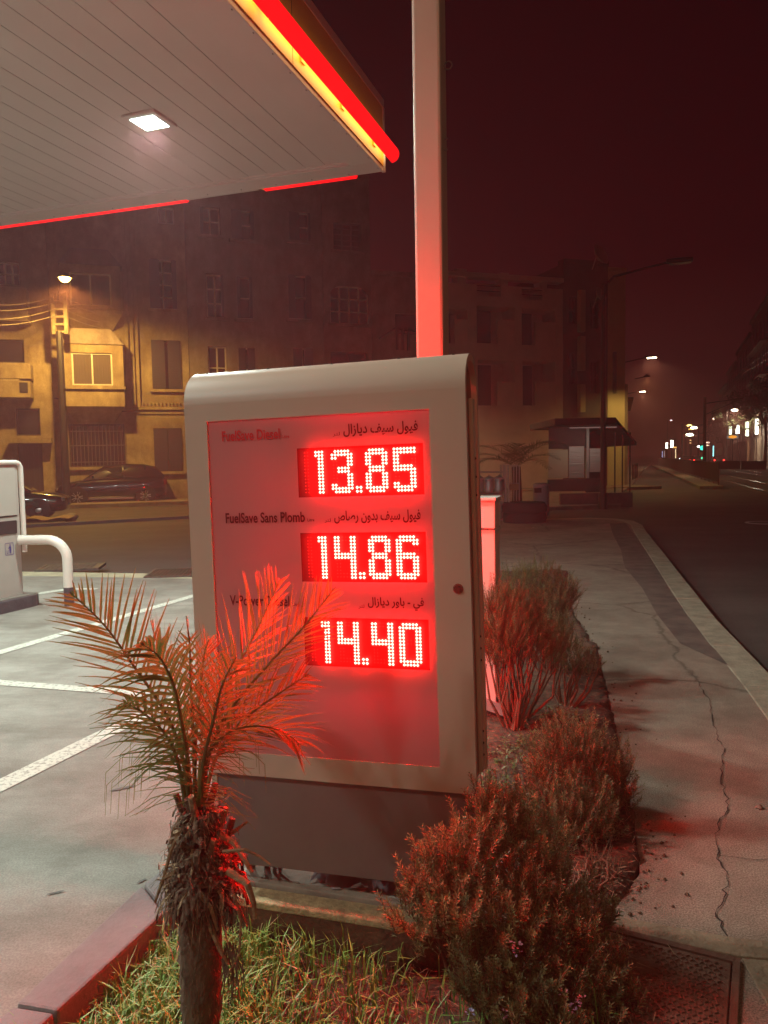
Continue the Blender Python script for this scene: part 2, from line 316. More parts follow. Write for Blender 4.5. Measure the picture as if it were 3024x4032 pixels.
# panel back plate, clear face
m_panel = mat('translucent_panel_white', (0.35, 0.25, 0.24), 0.28, var=0.04, scale=1.5, coat=0.3)
t = m_panel.node_tree; pb = t.nodes['Principled BSDF']; tl = t.nodes.new('ShaderNodeBsdfTranslucent'); mx = t.nodes.new('ShaderNodeMixShader'); mx.inputs[0].default_value = 0.3
tl.inputs['Color'].default_value = (0.9, 0.85, 0.85, 1); t.links.new(pb.outputs[0], mx.inputs[1]); t.links.new(tl.outputs[0], mx.inputs[2]); t.links.new(mx.outputs[0], t.nodes['Material Output'].inputs[0])
RED_HALO = 9.0
def display_side(root, sy):
    """everything on one face of the sign; root is an empty whose local -y looks out of that face"""
    wins = [(0.302, 0.463), (0.024, 0.185), (-0.256, -0.094)]; wx = (-0.063, 0.361)
    b = MB()
    def sh(x0, x1, z0, z1): b.quad((x0, 0.002, z0), (x1, 0.002, z0), (x1, 0.002, z1), (x0, 0.002, z1))
    sh(PX0, wx[0], PZ0, PZ1); sh(wx[1], PX1, PZ0, PZ1)
    for a, c in ((PZ0, -0.256), (-0.094, 0.024), (0.185, 0.302), (0.463, PZ1)): sh(wx[0], wx[1], a, c)
    b.obj('display_panel', m_panel, root, fix=False)
    for (z0, z1) in wins:      # added red lamps behind the sheet, imitating the glare halo around the windows
        for k in range(3): lamp('halo_light', 'POINT', (0.03 + 0.13 * k, 0.030, (z0 + z1) / 2), RED_HALO, (1, 0.0, 0.02), root, shadow_soft_size=0.015)
    m_board = mat('led_board', (0.12, 0.003, 0.006), 0.5)
    FONT = {'1': ['###', '###', '.##', '.##', '.##', '.##', '.##', '.##', '.##', '.##', '.##', '.##', '.##'],
            '3': ['.#####.', '#######', '##...##', '.....##', '.....##', '..####.', '..####.', '.....##', '.....##', '.....##', '##...##', '#######', '.#####.'],
            '4': ['##...##', '##...##', '##...##', '##...##', '##...##', '#######', '#######', '.....##', '.....##', '.....##', '.....##', '.....##', '.....##'],
            '5': ['#######', '#######', '##.....', '##.....', '##.....', '######.', '#######', '.....##', '.....##', '.....##', '##...##', '#######', '.#####.'],
            '6': ['.#####.', '#######', '##...##', '##.....', '##.....', '######.', '#######', '##...##', '##...##', '##...##', '##...##', '#######', '.#####.'],
            '8': ['.#####.', '#######', '##...##', '##...##', '##...##', '.#####.', '.#####.', '##...##', '##...##', '##...##', '##...##', '#######', '.#####.'],
            '0': ['.#####.', '#######', '##...##', '##...##', '##...##', '##...##', '##...##', '##...##', '##...##', '##...##', '##...##', '#######', '.#####.']}
    for (z0, z1), txt in zip(wins, ('13.85', '14.86', '14.40')):
        bo = MB(); bo.box(wx[0] - .004, wx[1] + .004, 0.010, 0.020, z0 - .004, z1 + .004)
        board = bo.obj('price_display', m_board, root)
        leds = MB(); off = MB(); zt = (z0 + z1) / 2 + 0.065; pit = 0.0109
        def oct_(mb, x, z, r, y):
            mb.add([(x - r, y, z), (x, y, z - r), (x + r, y, z), (x, y, z + r), (x, y - r * 0.35, z)], [(0, 1, 4), (1, 2, 4), (2, 3, 4), (3, 0, 4)])
        X = {0: 0.004, 1: 0.060, 2: 0.176, 3: 0.268}
        mg = glow('led_light', (1.0, LEDG, LEDB), LEDE)
        for k, ch in enumerate(txt.replace('.', '')):
            leds = MB()
            F = FONT[ch]
            for r in range(13):
                for c in range(7):
                    if ch == '1':
                        on = c < 3 and F[r][c] == '#'; x = X[k] + c * pit if c < 3 else X[k] - (c - 2) * pit
                        if c >= 3 and c < 5: continue
                    else: on = F[r][c] == '#'; x = X[k] + c * pit
                    if on: oct_(leds, x, zt - r * 0.01085, 0.0053, -0.0035)
                    elif (c in (0, 1, 5, 6) or r in (0, 1, 5, 6, 11, 12)): oct_(off, x, zt - r * 0.01085, 0.0022, 0.0095)
            leds.obj('lit_digit', mg, board, fix=False)
        leds = MB()
        for dx in (0, 0.0125):
            for dz in (0, 0.0125): oct_(leds, 0.142 + dx, zt - 0.130 + dz, 0.0056, -0.0035)
        leds.obj('lit_decimal_point', mg, board, fix=False)
        off.obj('unlit_led', mat('unlit_led_red', (0.55, 0.10, 0.08), 0.3), board, fix=False)
    return
LEDE = 880.0; LEDG = 0.0023; LEDB = 0.0017
front = display_side(sign, 1)
back = bpy.data.objects.new('rear_display', None); col.objects.link(back); back.parent = sign
back.location = ((PX0 + PX1) / 2, TH + 2 * YF, 0); back.rotation_euler = (0, 0, math.pi)
display_side(back, -1)
def text(s, x, z, h, width, m, name, parent, y=-0.0015, right=False, bold=0.0, root=None):
    cu = bpy.data.curves.new(name, 'FONT'); cu.body = s; cu.size = 1.0; cu.extrude = 0.0; cu.offset = bold; cu.resolution_u = 4
    to = bpy.data.objects.new(name, cu); col.objects.link(to); bpy.context.view_layer.update()
    me = bpy.data.meshes.new_from_object(to.evaluated_get(bpy.context.evaluated_depsgraph_get()))
    bpy.data.objects.remove(to); me.name = name
    if not len(me.vertices): return None
    P = np.array([v.co[:] for v in me.vertices]); lo = P.min(0); hi = P.max(0)
    sx = width / (hi[0] - lo[0]); sz = h / (hi[1] - lo[1]) if h > 0 else sx
    for v in me.vertices:
        v.co = ((v.co.x - lo[0]) * sx + x - (width if right else 0), y, (v.co.y - lo[1]) * sz + z)
    me.materials.clear(); me.materials.append(m)
    o = bpy.data.objects.new(name, me); col.objects.link(o)
    if parent: o.parent = parent
    return o
m_let = mat('dark_red_lettering', (0.10, 0.006, 0.008), 0.5)
m_let1 = mat('bright_red_lettering', (0.55, 0.02, 0.02), 0.5)
def AR(seq): return ''.join(chr(int(c, 16)) if len(c) == 4 else ' ' for c in seq.split(','))[::-1]
# Arabic set in presentation forms, drawn left to right
fuel = 'FED3,FEF4,FEEE,FEDD'; save = 'FEB3,FEF4,FED2'; diesel = 'FEA9,FEF3,FE8E,FEAF,FE8D,FEDD'
ar1 = AR(fuel + ',_,' + save + ',_,' + diesel)
ar2 = AR(fuel + ',_,' + save + ',_,FE91,FEAA,FEED,FEE5,_,FEAD,FEBB,FE8E,FEB9')
ar3 = AR('FED3,FEF2,_,002D,_,FE91,FE8E,FEED,FEAD,_,' + diesel); litre = AR('FEDF,FE98,FEAE')
for rt in (sign, back):
    text('FuelSave Diesel', -0.331, 0.497, 0.035, 0.211, m_let1, 'lettering', rt, bold=0.022)
    text('Litre', -0.111, 0.499, 0.010, 0.024, m_let1, 'lettering', rt, bold=0.02)
    text('FuelSave Sans Plomb', -0.331, 0.221, 0.035, 0.288, m_let, 'lettering', rt, bold=0.022)
    text('Litre', -0.034, 0.223, 0.010, 0.024, m_let, 'lettering', rt, bold=0.02)
    text('V-Power Diesel', -0.329, -0.059, 0.035, 0.219, m_let, 'lettering', rt, bold=0.022)
    text('Litre', -0.098, -0.057, 0.010, 0.024, m_let, 'lettering', rt, bold=0.02)
    for s, z, wd, xr, wl in ((ar1, 0.492, 0.246, 0.347, 0.024), (ar2, 0.214, 0.288, 0.347, 0.022), (ar3, -0.066, 0.186, 0.349, 0.020)):
        text(s, xr, z, 0.042, wd, m_let, 'arabic_lettering', rt, right=True, bold=0.022)
        text(litre, xr - wd - 0.012, z + 0.003, 0.015, wl, m_let, 'arabic_lettering', rt, right=True, bold=0.01)
# lock, plinth, label, rivets on the arch
b = MB(); b.lathe([(0.0001, -0.010), (0.009, -0.010), (0.0095, -0.006), (0.013, -0.006), (0.0165, 0.0)], (0.460, YF, 0.006), 20, 'y')
b.obj('lock', mat('lock_red_metal', (0.35, 0.12, 0.10), 0.25, metal=0.8), sign, smooth=True)
b = MB(); b.box(-0.436, 0.462, 0.018, TH - 0.052, -0.972, OZ0 - 0.002); b.obj('plinth', m_grey, sign, bevel=0.002)
b = MB(); b.box(-0.4405, -0.4175, 0.0145, TH - 0.050, -0.968, OZ0 - 0.004); b.obj('plinth_edge', m_casing, sign, bevel=0.002)
b = MB(); b.box(-0.437, -0.393, 0.0115, 0.0145, -0.738, -0.713); lb = b.obj('rating_label', mat('label_brass', (0.35, 0.24, 0.12), 0.5), sign)
b = MB()
x = -0.433
while x < -0.40:
    wd = U(.001, .0035); b.box(x, x + wd, 0.0105, 0.0115, -0.731, -0.719); x += wd + U(.001, .003)
b.obj('label_print', m_dark, lb)
for x in (-0.42, -0.19, 0.04, 0.27, 0.45):
    b = MB(); b.lathe([(0.0001, 0.004), (0.004, 0.003), (0.005, 0)], (x, cy - 0.03, ZA + RA - 0.005), 8); b.obj('rivet', m_dark, sign)
# cables and a crumpled bag showing in the gap under the plinth
fp = lambda x, y, z: fr @ Vector((x, y, z))
m_cab = {'orange': mat('orange_cable', (0.35, 0.09, 0.03), 0.5), 'blue': mat('blue_cable', (0.13, 0.15, 0.30), 0.45), 'tan': mat('tan_conduit', (0.30, 0.15, 0.07), 0.6)}
for i, (c, x0, x1) in enumerate((('tan', -0.36, -0.29), ('tan', -0.30, -0.26), ('blue', -0.27, -0.17), ('blue', -0.25, -0.12), ('orange', -0.40, -0.34))):
    b = MB(); b.tube([fp(x0, 0.17, 0.062), fp(x0 + .005, 0.15, 0.09), fp((x0 + x1) / 2, 0.12, 0.125), fp(x1, 0.11, 0.155), fp(x1 + .03, 0.12, 0.19)], 0.012 if c == 'tan' else 0.007, 8)
    tag(b.obj('cable', m_cab[c], smooth='all'), ['thick tan conduit bending out under the plinth, leftmost of the pair', 'thick tan conduit under the plinth beside the blue cables', 'lower blue cable curving up under the sign plinth', 'upper blue cable curving up under the sign plinth', 'orange cable at the far left under the sign plinth'][i], 'cable', 'cables under the price sign')
b = MB(); n1, n2 = 26, 9
for i in range(n1):
    for j in range(n2):
        u = i / (n1 - 1); v = j / (n2 - 1)
        x = -0.10 + 0.40 * u + U(-.006, .006); y = 0.10 + 0.07 * math.sin(v * 2.2) + 0.02 * math.sin(u * 17 + v * 5) + U(-.012, .012)
        z = 0.064 + v * (0.09 + 0.02 * math.sin(u * 9)) + U(0, .012)
        b.v.append(tuple(fp(x, y, z)))
for i in range(n1 - 1):
    for j in range(n2 - 1): q = i * n2 + j; b.f.append((q, q + 1, q + n2 + 1, q + n2))
bag = b.obj('plastic_bag', mat('grey_plastic_bag', (0.28, 0.24, 0.25), 0.3), smooth='all', fix=False); tag(bag, 'crumpled grey plastic sheet stuffed into the gap under the sign', 'plastic sheet')
# ============================================================ MAST behind the sign
mast = thing('flag_mast', 'tall square cream steel mast rising behind the price sign', 'mast', A(935, 745, 3.25).xy.to_3d())
mast.rotation_euler = (0, 0, -0.30)
b = MB(); b.box(-0.058, 0.058, -0.058, 0.058, -0.05, 6.5); b.obj('pole', m_casing, mast, bevel=0.012)
b = MB(); b.box(-0.14, 0.14, -0.14, 0.14, -0.08, 0.03); b.obj('base_plate', m_grey, mast, bevel=0.004)
def mz(y): return A(935, y, 3.25).z
b = MB(); c = Vector((0.058 + 0.020, 0.0, mz(148)))
b.tube([c + Vector((0.016 * math.cos(t * .5), 0, 0.016 * math.sin(t * .5))) for t in range(14)], 0.0035, 6); b.tube([c + Vector((-0.024, 0, 0)), c + Vector((-0.014, 0, 0))], 0.004, 6)
b.obj('eye_bolt', m_grey, mast)
for yy in (305, 328):
    b = MB(); b.tube([(0.055, 0, mz(yy)), (0.072, 0, mz(yy) + .001)], 0.0035, 6); b.obj('bolt', m_grey, mast)
b = MB(); b.lathe([(0.0001, 0), (0.006, 0), (0.006, 0.008), (0.0001, 0.012)], (-0.058, 0, mz(310)), 8, 'x'); b.obj('cap_screw', m_black, mast)
# ============================================================ white cabinet behind the sign
cab = thing('service_cabinet', 'white upright metal cabinet behind the price sign, lit red by its rear display', 'cabinet', (A(1043, 1240, 4.7).x - 0.06, 4.7, 0.0), -0.284)
wc = 0.150; zt = A(1043, 1077, 4.7).z; zm = A(1043, 1138, 4.7).z
b = MB(); b.box(-wc, wc, -0.09, 0.12, -0.05, zm - 0.006); b.obj('body', m_white, cab, bevel=0.006)
b = MB(); b.box(-wc - .004, wc + .004, -0.11, 0.125, zm, zt - 0.006); b.obj('upper_box', m_white, cab, bevel=0.006)
b = MB(); b.box(-wc - .012, wc + .012, -0.13, 0.135, zt - 0.006, zt + 0.012); b.obj('lid', m_white, cab, bevel=0.004)
# ============================================================ CANOPY
ZC = 4.9
CF = Matrix(((-0.942, -0.304, 0, 0.06), (0.334, -0.953, 0, 9.13), (0, 0, 1, 0), (0, 0, 0, 1)))     # local x: along the far edge to the left, local y: towards the camera side
cnp = thing('forecourt_canopy', 'large white flat forecourt canopy with yellow fascia and red light bars', 'canopy')
cnp.matrix_world = CF
# local y axis of frame() is 90deg left of x; that points (-0.334,-0.942): towards the camera side
LX, LY = 15.0, 15.0
m_soff = mat('soffit_white', (0.60, 0.60, 0.57), 0.42, var=0.03, scale=1.2)
b = MB(); yy = 0.34; px = 0.34
x = px
while x < LX:
    x1 = min(x + 0.243, LX); b.box(x, x1 - 0.007, 0.34, LY, ZC, ZC + 0.02); x = x1
b.obj('soffit', m_soff, cnp)
b = MB(); b.box(0.3, LX, 0.3, LY, ZC + 0.025, ZC + 0.05); b.obj('soffit_backing', mat('soffit_groove', (0.11, 0.105, 0.10), 0.7), cnp)
b = MB(); b.box(0.30, LX, 0.30, 0.34, ZC - 0.012, ZC + 0.024); b.box(0.30, 0.34, 0.34, LY, ZC - 0.012, ZC + 0.024)
b.box(0.0, LX, 0.0, 0.30, ZC - 0.03, ZC + 0.02); b.box(0.0, 0.30, 0.30, LY, ZC - 0.03, ZC + 0.02)
b.obj('soffit_trim', m_soff, cnp, bevel=0.004)
m_yel = mat('yellow_fascia', (0.75, 0.46, 0.05), 0.38, var=0.04, scale=1.0)
FH = 0.78
b = MB(); b.box(-0.012, 0.02, 0.0, LY, ZC + 0.022, ZC + FH - .1); fa = b.obj('fascia', m_yel, cnp)
b = MB(); b.box(-0.014, 0.04, -0.02, LY, ZC + FH - .098, ZC + FH); b.box(0.05, LX, -0.014, 0.04, ZC + FH - .098, ZC + FH); b.obj('fascia_cap', m_soff, cnp, bevel=0.004)
b = MB(); b.box(0.022, LX, -0.012, 0.02, ZC + 0.022, ZC + FH - .1); b.obj('fascia', m_yel, cnp)
b = MB(); b.box(-0.02, 0.02, -0.022, 0.03, ZC - 0.034, ZC + FH - .1); b.obj('corner_post', m_soff, cnp)
b = MB()
for y in (2.45, 4.9, 7.35, 9.8): b.box(-0.0135, -0.0115, y, y + 0.006, ZC + .03, ZC + FH - .12)
b.obj('fascia_joint', m_dark, cnp)
b = MB()
for i in range(40): b.box(0.02, 0.024, 0.33 * i + .12, 0.33 * i + .135, ZC - 0.036, ZC - 0.029) if i < 40 else None
for i in range(30): b.lathe([(0.0001, 0), (0.007, 0.001), (0.007, 0.006)], (0.4 + 0.47 * i, 0.07, ZC - 0.036), 6)
b.obj('trim_screw', m_dark, cnp)
m_bar = glow('red_light_bar', (1.0, 0.0035, 0.006), 1.35)
m_barw = glow('light_bar_rear_glow', (1.0, 0.62, 0.25), 5.0)
m_off = mat('unlit_tube', (0.50, 0.50, 0.47), 0.35)
def bar_y(y0, y1, first=False):     # along the right fascia
    cx, cz, r = -0.088, ZC + 0.165, 0.092
    b = MB(); pr = [(cx + r * math.cos(t), cz + r * math.sin(t)) for t in [math.radians(90 + 18 * k) for k in range(11)]]
    prf = [(p[0], p[1]) for p in pr]
    T = Matrix(((1, 0, 0, 0), (0, 1, 0, 0), (0, 0, 1, 0), (0, 0, 0, 1)))
    vs = [(p[0], y, p[1]) for y in (y0, y1) for p in prf]; n = len(prf)
    b.add(vs, [(i, i + 1, n + i + 1, n + i) for i in range(n - 1)] + [tuple(range(n)), tuple(range(n, 2 * n))])
    lb = b.obj('light_bar', m_bar, cnp)
    b = MB(); b.quad((cx + 0.004, y0 + .03, cz - r * .8), (cx + 0.004, y1 - .03, cz - r * .8), (cx + 0.004, y1 - .03, cz + r * .8), (cx + 0.004, y0 + .03, cz + r * .8))
    b.obj('rear_glow', m_barw, lb, fix=False)
    b = MB()
    for k in range(int((y1 - y0) / 0.95) + 1):
        y = y0 + 0.42 + 0.95 * k
        if y < y1: b.tube([(cx + 0.01, y, cz), (-0.012, y, cz)], 0.018, 8); b.box(-0.03, -0.013, y - 0.04, y + 0.04, cz - 0.05, cz + 0.05)
    b.obj('bracket', m_yel, lb)
bar_y(-0.05, 3.05); bar_y(3.065, 6.15); bar_y(6.165, 9.3)
def bar_x(x0, x1, lit=True, cap=False):
    cy, cz, r = -0.20, ZC + 0.10, 0.085
    b = MB(); pts = [(x0, cy, cz), (x1, cy, cz)]; b.tube(pts, r if lit else r * .72, 20)
    lb = b.obj('light_bar' if lit else 'bare_tube', m_bar if lit else m_off, cnp, smooth=True)
    b = MB()
    for x in (x0 + .4, (x0 + x1) / 2, x1 - .4): b.tube([(x, cy, cz), (x, -0.012, cz)], 0.018, 8)
    b.obj('bracket', m_off, lb)
    if cap:
        b = MB(); b.tube([(x1, cy, cz), (x1 + .09, cy, cz)], [r * .9, r * .5], 16); b.obj('end_cap', mat('orange_end_cap', (0.6, 0.2, 0.03), 0.4, emit=(1, .3, .05), estr=0.5), lb)
bar_x(0.42, 1.62, cap=True); bar_x(1.72, 2.74, lit=False); bar_x(2.76, 4.98); bar_x(5.0, 7.6); bar_x(7.62, 10.2)
# ceiling lamps under the canopy
m_lens = glow('canopy_lamp_lens', (0.80, 1.0, 0.88), 60.0)
L0 = gz0 = G(323, 258, ZC)
LC = CF.inverted() @ L0
def can_lamp(x, y, lab, e=230):
    t = thing('canopy_lamp', lab, 'canopy lamp', CF @ Vector((x, y, ZC)), math.atan2(0.334, -0.942), 'recessed lamps under the canopy')
    b = MB(); b.box(-0.19, 0.19, -0.19, 0.19, -0.034, -0.001); b.obj('housing', m_soff, t, bevel=0.01)
    b = MB(); b.quad((-0.13, -0.13, -0.036), (0.13, -0.13, -0.036), (0.13, 0.13, -0.036), (-0.13, 0.13, -0.036)); b.obj('lens', m_lens, t, fix=False)
    l = lamp('lamp_light', 'AREA', (0, 0, -0.045), e, (0.86, 1.0, 0.90), t, shape='SQUARE', size=0.26, spread=math.radians(172))
    return t
can_lamp(LC.x, LC.y, 'glaring white square lamp in the canopy ceiling, the only one in view', 240)
for k, (dx, dy) in enumerate(((0, 4.2), (4.0, 0), (4.0, 4.2), (0.0, 8.4))):
    can_lamp(LC.x + dx, LC.y + dy, ['white ceiling lamp one row nearer than the visible one', 'white ceiling lamp further left along the far row', 'white ceiling lamp left in the nearer row', 'white ceiling lamp nearest behind the camera'][k], (230, 270, 270, 170)[k])
# ============================================================ FORECOURT THINGS
def stripe(pts, wd, name='bay_marking'):
    b = MB()
    for p, q in zip(pts, pts[1:]):
        p = Vector(p); q = Vector(q); d = (q - p).normalized(); n = Vector((-d.y, d.x)) * wd / 2
        k = max(2, int((q - p).length / 0.25))
        for i in range(k):
            a = p + (q - p) * i / k; c = p + (q - p) * (i + 1) / k; j = U(-.003, .003)
            b.quad((*(a - n), 0.004), (*(c - n), 0.004), (*(c + n), 0.004), (*(a + n), 0.004))
    return tag(b.obj(name, m_worn, fix=False), kind='structure')
m_worn = bpy.data.materials.new('worn_white_paint'); m_worn.use_nodes = True; t = m_worn.node_tree; N = t.nodes; L = t.links; P = N['Principled BSDF']
P.inputs['Roughness'].default_value = 0.8
c = N.new('ShaderNodeTexCoord'); n1 = N.new('ShaderNodeTexNoise'); n1.inputs['Scale'].default_value = 38; n1.inputs['Detail'].default_value = 8; n1.inputs['Roughness'].default_value = .7
r = N.new('ShaderNodeValToRGB'); r.color_ramp.elements[0].position = 0.40; r.color_ramp.elements[0].color = (0.22, 0.21, 0.19, 1); r.color_ramp.elements[1].position = 0.50; r.color_ramp.elements[1].color = (0.47, 0.47, 0.41, 1)
L.new(c.outputs['Object'], n1.inputs['Vector']); L.new(n1.outputs['Fac'], r.inputs[0]); L.new(r.outputs[0], P.inputs['Base Color'])
stripe([(-5.3, 0.8), (-3.22, 6.32), (-2.28, 8.78), (-2.1, 9.25)], 0.12)
stripe([(-3.9, 5.9), (-2.78, 5.42), (-1.86, 5.16), (-1.55, 5.05)], 0.11)
stripe([(-3.0, 0.9), (-1.89, 3.63), (-1.50, 4.68), (-1.3, 5.2)], 0.13)
stripe([(-5.4, 9.3), (-4.35, 9.05), (-3.95, 9.55), (-3.6, 9.5)], 0.12)
m_iron = mat('cast_iron', (0.075, 0.065, 0.055), 0.6, metal=0.4, var=0.3, scale=20)
def plate(cx, cy, hx, hy, ang, name, lab, slots):
    T = Matrix.Translation((cx, cy, -0.004)) @ Matrix.Rotation(ang, 4, 'Z')
    t = thing(name, lab, 'drain cover', (cx, cy, 0.0), ang)
    b = MB()
    for (a0, a1, c0, c1) in ((-hx, hx, -hy, -hy + .04), (-hx, hx, hy - .04, hy), (-hx, -hx + .04, -hy + .041, hy - .041), (hx - .04, hx, -hy + .041, hy - .041)): b.box(a0, a1, c0, c1, -0.03, 0.012)
    b.obj('rim', m_iron, t)
    b = MB(); b.box(-hx + .041, hx - .041, -hy + .041, hy - .041, -0.02, 0.004); b.obj('plate', m_black if slots else m_iron, t)
    b = MB()
    if slots:
        x = -hx + .06
        while x < hx - .06: b.box(x, x + .02, -hy + .042, hy - .042, 0.0045, 0.012); x += .05
    else:
        for i in range(10):
            for j in range(6): b.box(-hx + .1 + i * (2 * hx - .2) / 10, -hx + .1 + i * (2 * hx - .2) / 10 + .06, -hy + .08 + j * (2 * hy - .16) / 6, -hy + .1 + j * (2 * hy - .16) / 6, 0.0045, 0.010)
    b.obj('grating' if slots else 'tread', m_iron, t)
plate(-4.78, 11.65, 0.45, 0.33, 0.18, 'drain_cover', 'solid rectangular iron cover in the yard beyond the white rail', False)
plate(-2.98, 10.85, 0.36, 0.40, 0.1, 'drain_grate', 'slotted iron drain grate beside the left edge of the price sign', True)
# oil marks
b = MB()
for (x, y, r_) in ((G(265, 1704)), (G(150, 2168)), (G(152, 1948)), (G(330, 1640))):
    pass
for (ox, oy, sx, sy, a) in ((265, 1704, .06, .012, .5), (152, 2167, .015, .009, .2), (305, 1905, .02, .006, .9), (120, 1930, .03, .005, .4)):
    p = G(ox, oy, 0.0); n = 14
    b.add([(p.x + sx * math.cos(t) * math.cos(a) - sy * math.sin(t) * math.sin(a) + U(-.003, .003), p.y + sx * math.cos(t) * math.sin(a) + sy * math.sin(t) * math.cos(a), 0.0042) for t in [2 * math.pi * k / n for k in range(n)]], [tuple(range(n))])
tag(b.obj('oil_stain', mat('oil_stain', (0.06, 0.058, 0.05), 0.6), fix=False), kind='structure')
# litter and towel unit at the left edge
bn = thing('service_bin', 'tall grey forecourt towel and litter unit with white tube frame at the left edge', 'service unit', (-4.01, 8.5, 0.10), math.radians(70))
W_ = 0.72; zt = A(20, 993, 8.4).z - 0.10
b = MB(); b.box(-W_, -0.03, 0.0, 0.42, 0.0, zt - 0.05); b.obj('body', mat('grey_bin_body', (0.40, 0.38, 0.34), 0.45, var=0.04, scale=4), bn, bevel=0.01)
zz = lambda y: A(20, y, 8.4).z - 0.10
b = MB(); b.box(-W_ + .04, -0.075, -0.008, .002, zz(1113), zz(1007)); b.obj('upper_door', mat('grey_bin_door', (0.44, 0.42, 0.37), 0.45), bn, bevel=0.004)
b = MB(); b.box(-W_ + .04, -0.075, -0.006, .002, zz(1113) - .014, zz(1113) - .003); b.obj('door_gap', m_black, bn)
b = MB(); b.box(-W_ + .04, -0.085, -0.012, .002, zz(1152), zz(1124)); b.obj('litter_opening', mat('opening_dark', (0.03, 0.018, 0.018), 0.7), bn, bevel=0.006)
b = MB(); z1 = zt - 0.03; b.tube([(-W_, -.01, z1), (-.07, -.01, z1), (-.025, -.01, z1 - .012), (0, -.01, z1 - .05), (.005, -.01, zz(1195))], 0.027, 10); b.obj('tube_frame', m_white, bn, smooth=True)
# pictogram: person dropping litter, framed
sg = MB(); sx = -0.20; sz = zz(1184); y = -0.003
def rr(hw_, hh, r_): return [(sx + (hw_ - r_) * c1 + r_ * math.cos(t), sz + (hh - r_) * c2 + r_ * math.sin(t)) for (c1, c2, t0) in ((1, 1, 0), (-1, 1, 90), (-1, -1, 180), (1, -1, 270)) for t in [math.radians(t0 + 22.5 * k) for k in range(5)]]
o1 = rr(.058, .066, .012); o2 = rr(.053, .061, .010); k = len(o1)
sg.add([(p[0], y, p[1]) for p in o1] + [(p[0], y, p[1]) for p in o2], [(i, (i + 1) % k, k + (i + 1) % k, k + i) for i in range(k)])
sg.add([(sx + .012 + .009 * math.cos(t), y, sz + .042 + .009 * math.sin(t)) for t in [2 * math.pi * q / 12 for q in range(12)]], [tuple(range(12))])
for q in ([(.000, .030), (.024, .030), (.027, -.008), (.022, -.050), (.013, -.050), (.012, -.010), (.010, -.050), (.001, -.050), (.000, -.008)], [(.002, .028), (-.018, .006), (-.014, .001), (.004, .016)], [(-.038, -.012), (-.033, -.012), (-.029, -.044), (-.021, -.044), (-.016, -.010), (-.011, -.010), (-.017, -.050), (-.033, -.050)]):
    sg.add([(sx + a, y, sz + c_) for a, c_ in q], [tuple(range(len(q)))])
sg.obj('litter_pictogram', mat('blue_print', (0.05, 0.04, 0.22), 0.5), bn, fix=False)
isl = thing('service_island', 'low raised island with dark painted kerb under the grey service unit', 'island', (-4.01, 8.5, 0), math.radians(70))
P_ = [(-2.2, -0.16)] + [(0.14 - 0.2 + 0.2 * math.cos(t), -0.16 + .2 + .2 * math.sin(t)) for t in [math.radians(-90 + 15 * k) for k in range(7)]] + [(.14, 0.62), (-2.2, 0.62)]
b = MB(); b.prism(P_, -0.02, 0.125); b.obj('island_kerb', mat('dark_grey_paint', (0.07, 0.065, 0.075), 0.5, var=.2, scale=12), isl, bevel=0.008)
P2 = [(-2.15, -.12), (0.0, -.12), (.06, -.08), (.10, 0.0), (.10, .58), (-2.15, .58)]
b = MB(); b.prism(P2, 0.126, 0.132); b.obj('island_top', m_conc, isl)
# guard rail
rp = G(150, 1308, 0.0); rl = thing('guard_rail', 'thick white tubular guard hoop with dark foot beside the grey service unit', 'guard rail', (rp.x, rp.y, 0))
zr = A(90, 1166, rp.y).z; R_ = 0.053
wl = rp.x - A(40, 1166, rp.y).x
pts = [(0, 0, 0.0), (0, 0, 0.20)]
arc = [(-.22 + .22 * math.cos(t), 0, zr - .22 + .22 * math.sin(t)) for t in [math.radians(10 * k) for k in range(10)]]
b = MB(); b.tube([(0, 0, -0.05), (0, 0, 0.205)], R_ + 0.001, 20); b.obj('dark_foot', mat('dark_foot_paint', (0.06, 0.055, 0.065), 0.45), rl, smooth=True)
b = MB(); b.tube([(0, 0, 0.2055), (0, 0, 0.35)] + arc + [(-wl + .01, 0, zr)], R_, 20); b.obj('hoop', m_white, rl, smooth=True)
# ============================================================ INSPECTION HATCH in the pavement
HQ = [(0.60, 1.93), (0.70, 2.40), (1.03, 2.235), (0.97, 1.80)]
ht = thing('inspection_hatch', 'large rusty brown steel hatch with chevron tread set in the pavement', 'hatch', (0.83, 2.1, 0))
HO = Vector((0.70, 2.40)); HA = (Vector((1.03, 2.235)) - HO).normalized(); HBv = Vector((-HA.y, HA.x)) * -1
HT = Matrix(((HA.x, HBv.x, 0, HO.x - 0.83), (HA.y, HBv.y, 0, HO.y - 2.1), (0, 0, 1, 0), (0, 0, 0, 1)))
m_hatch = mat('rusty_tread_steel', (0.11, 0.050, 0.032), 0.6, metal=0.35, color2=(0.17, 0.09, 0.06), scale=9, bump=0.3, bscale=60)
b = MB(); b.box(-.01, .37, .0, .75, -0.03, 0.009, HT); b.obj('cover_plate', m_hatch, ht, bevel=.003)
b = MB()
for (a0, a1, c0, c1) in ((-.035, .395, -.03, -.004), (-.035, -.014, -.003, .76), (.374, .395, -.003, .76)): b.box(a0, a1, c0, c1, -0.03, 0.0125, HT)
b.obj('hatch_frame', m_hatch, ht)
b = MB(); row = 0; yy_ = .02
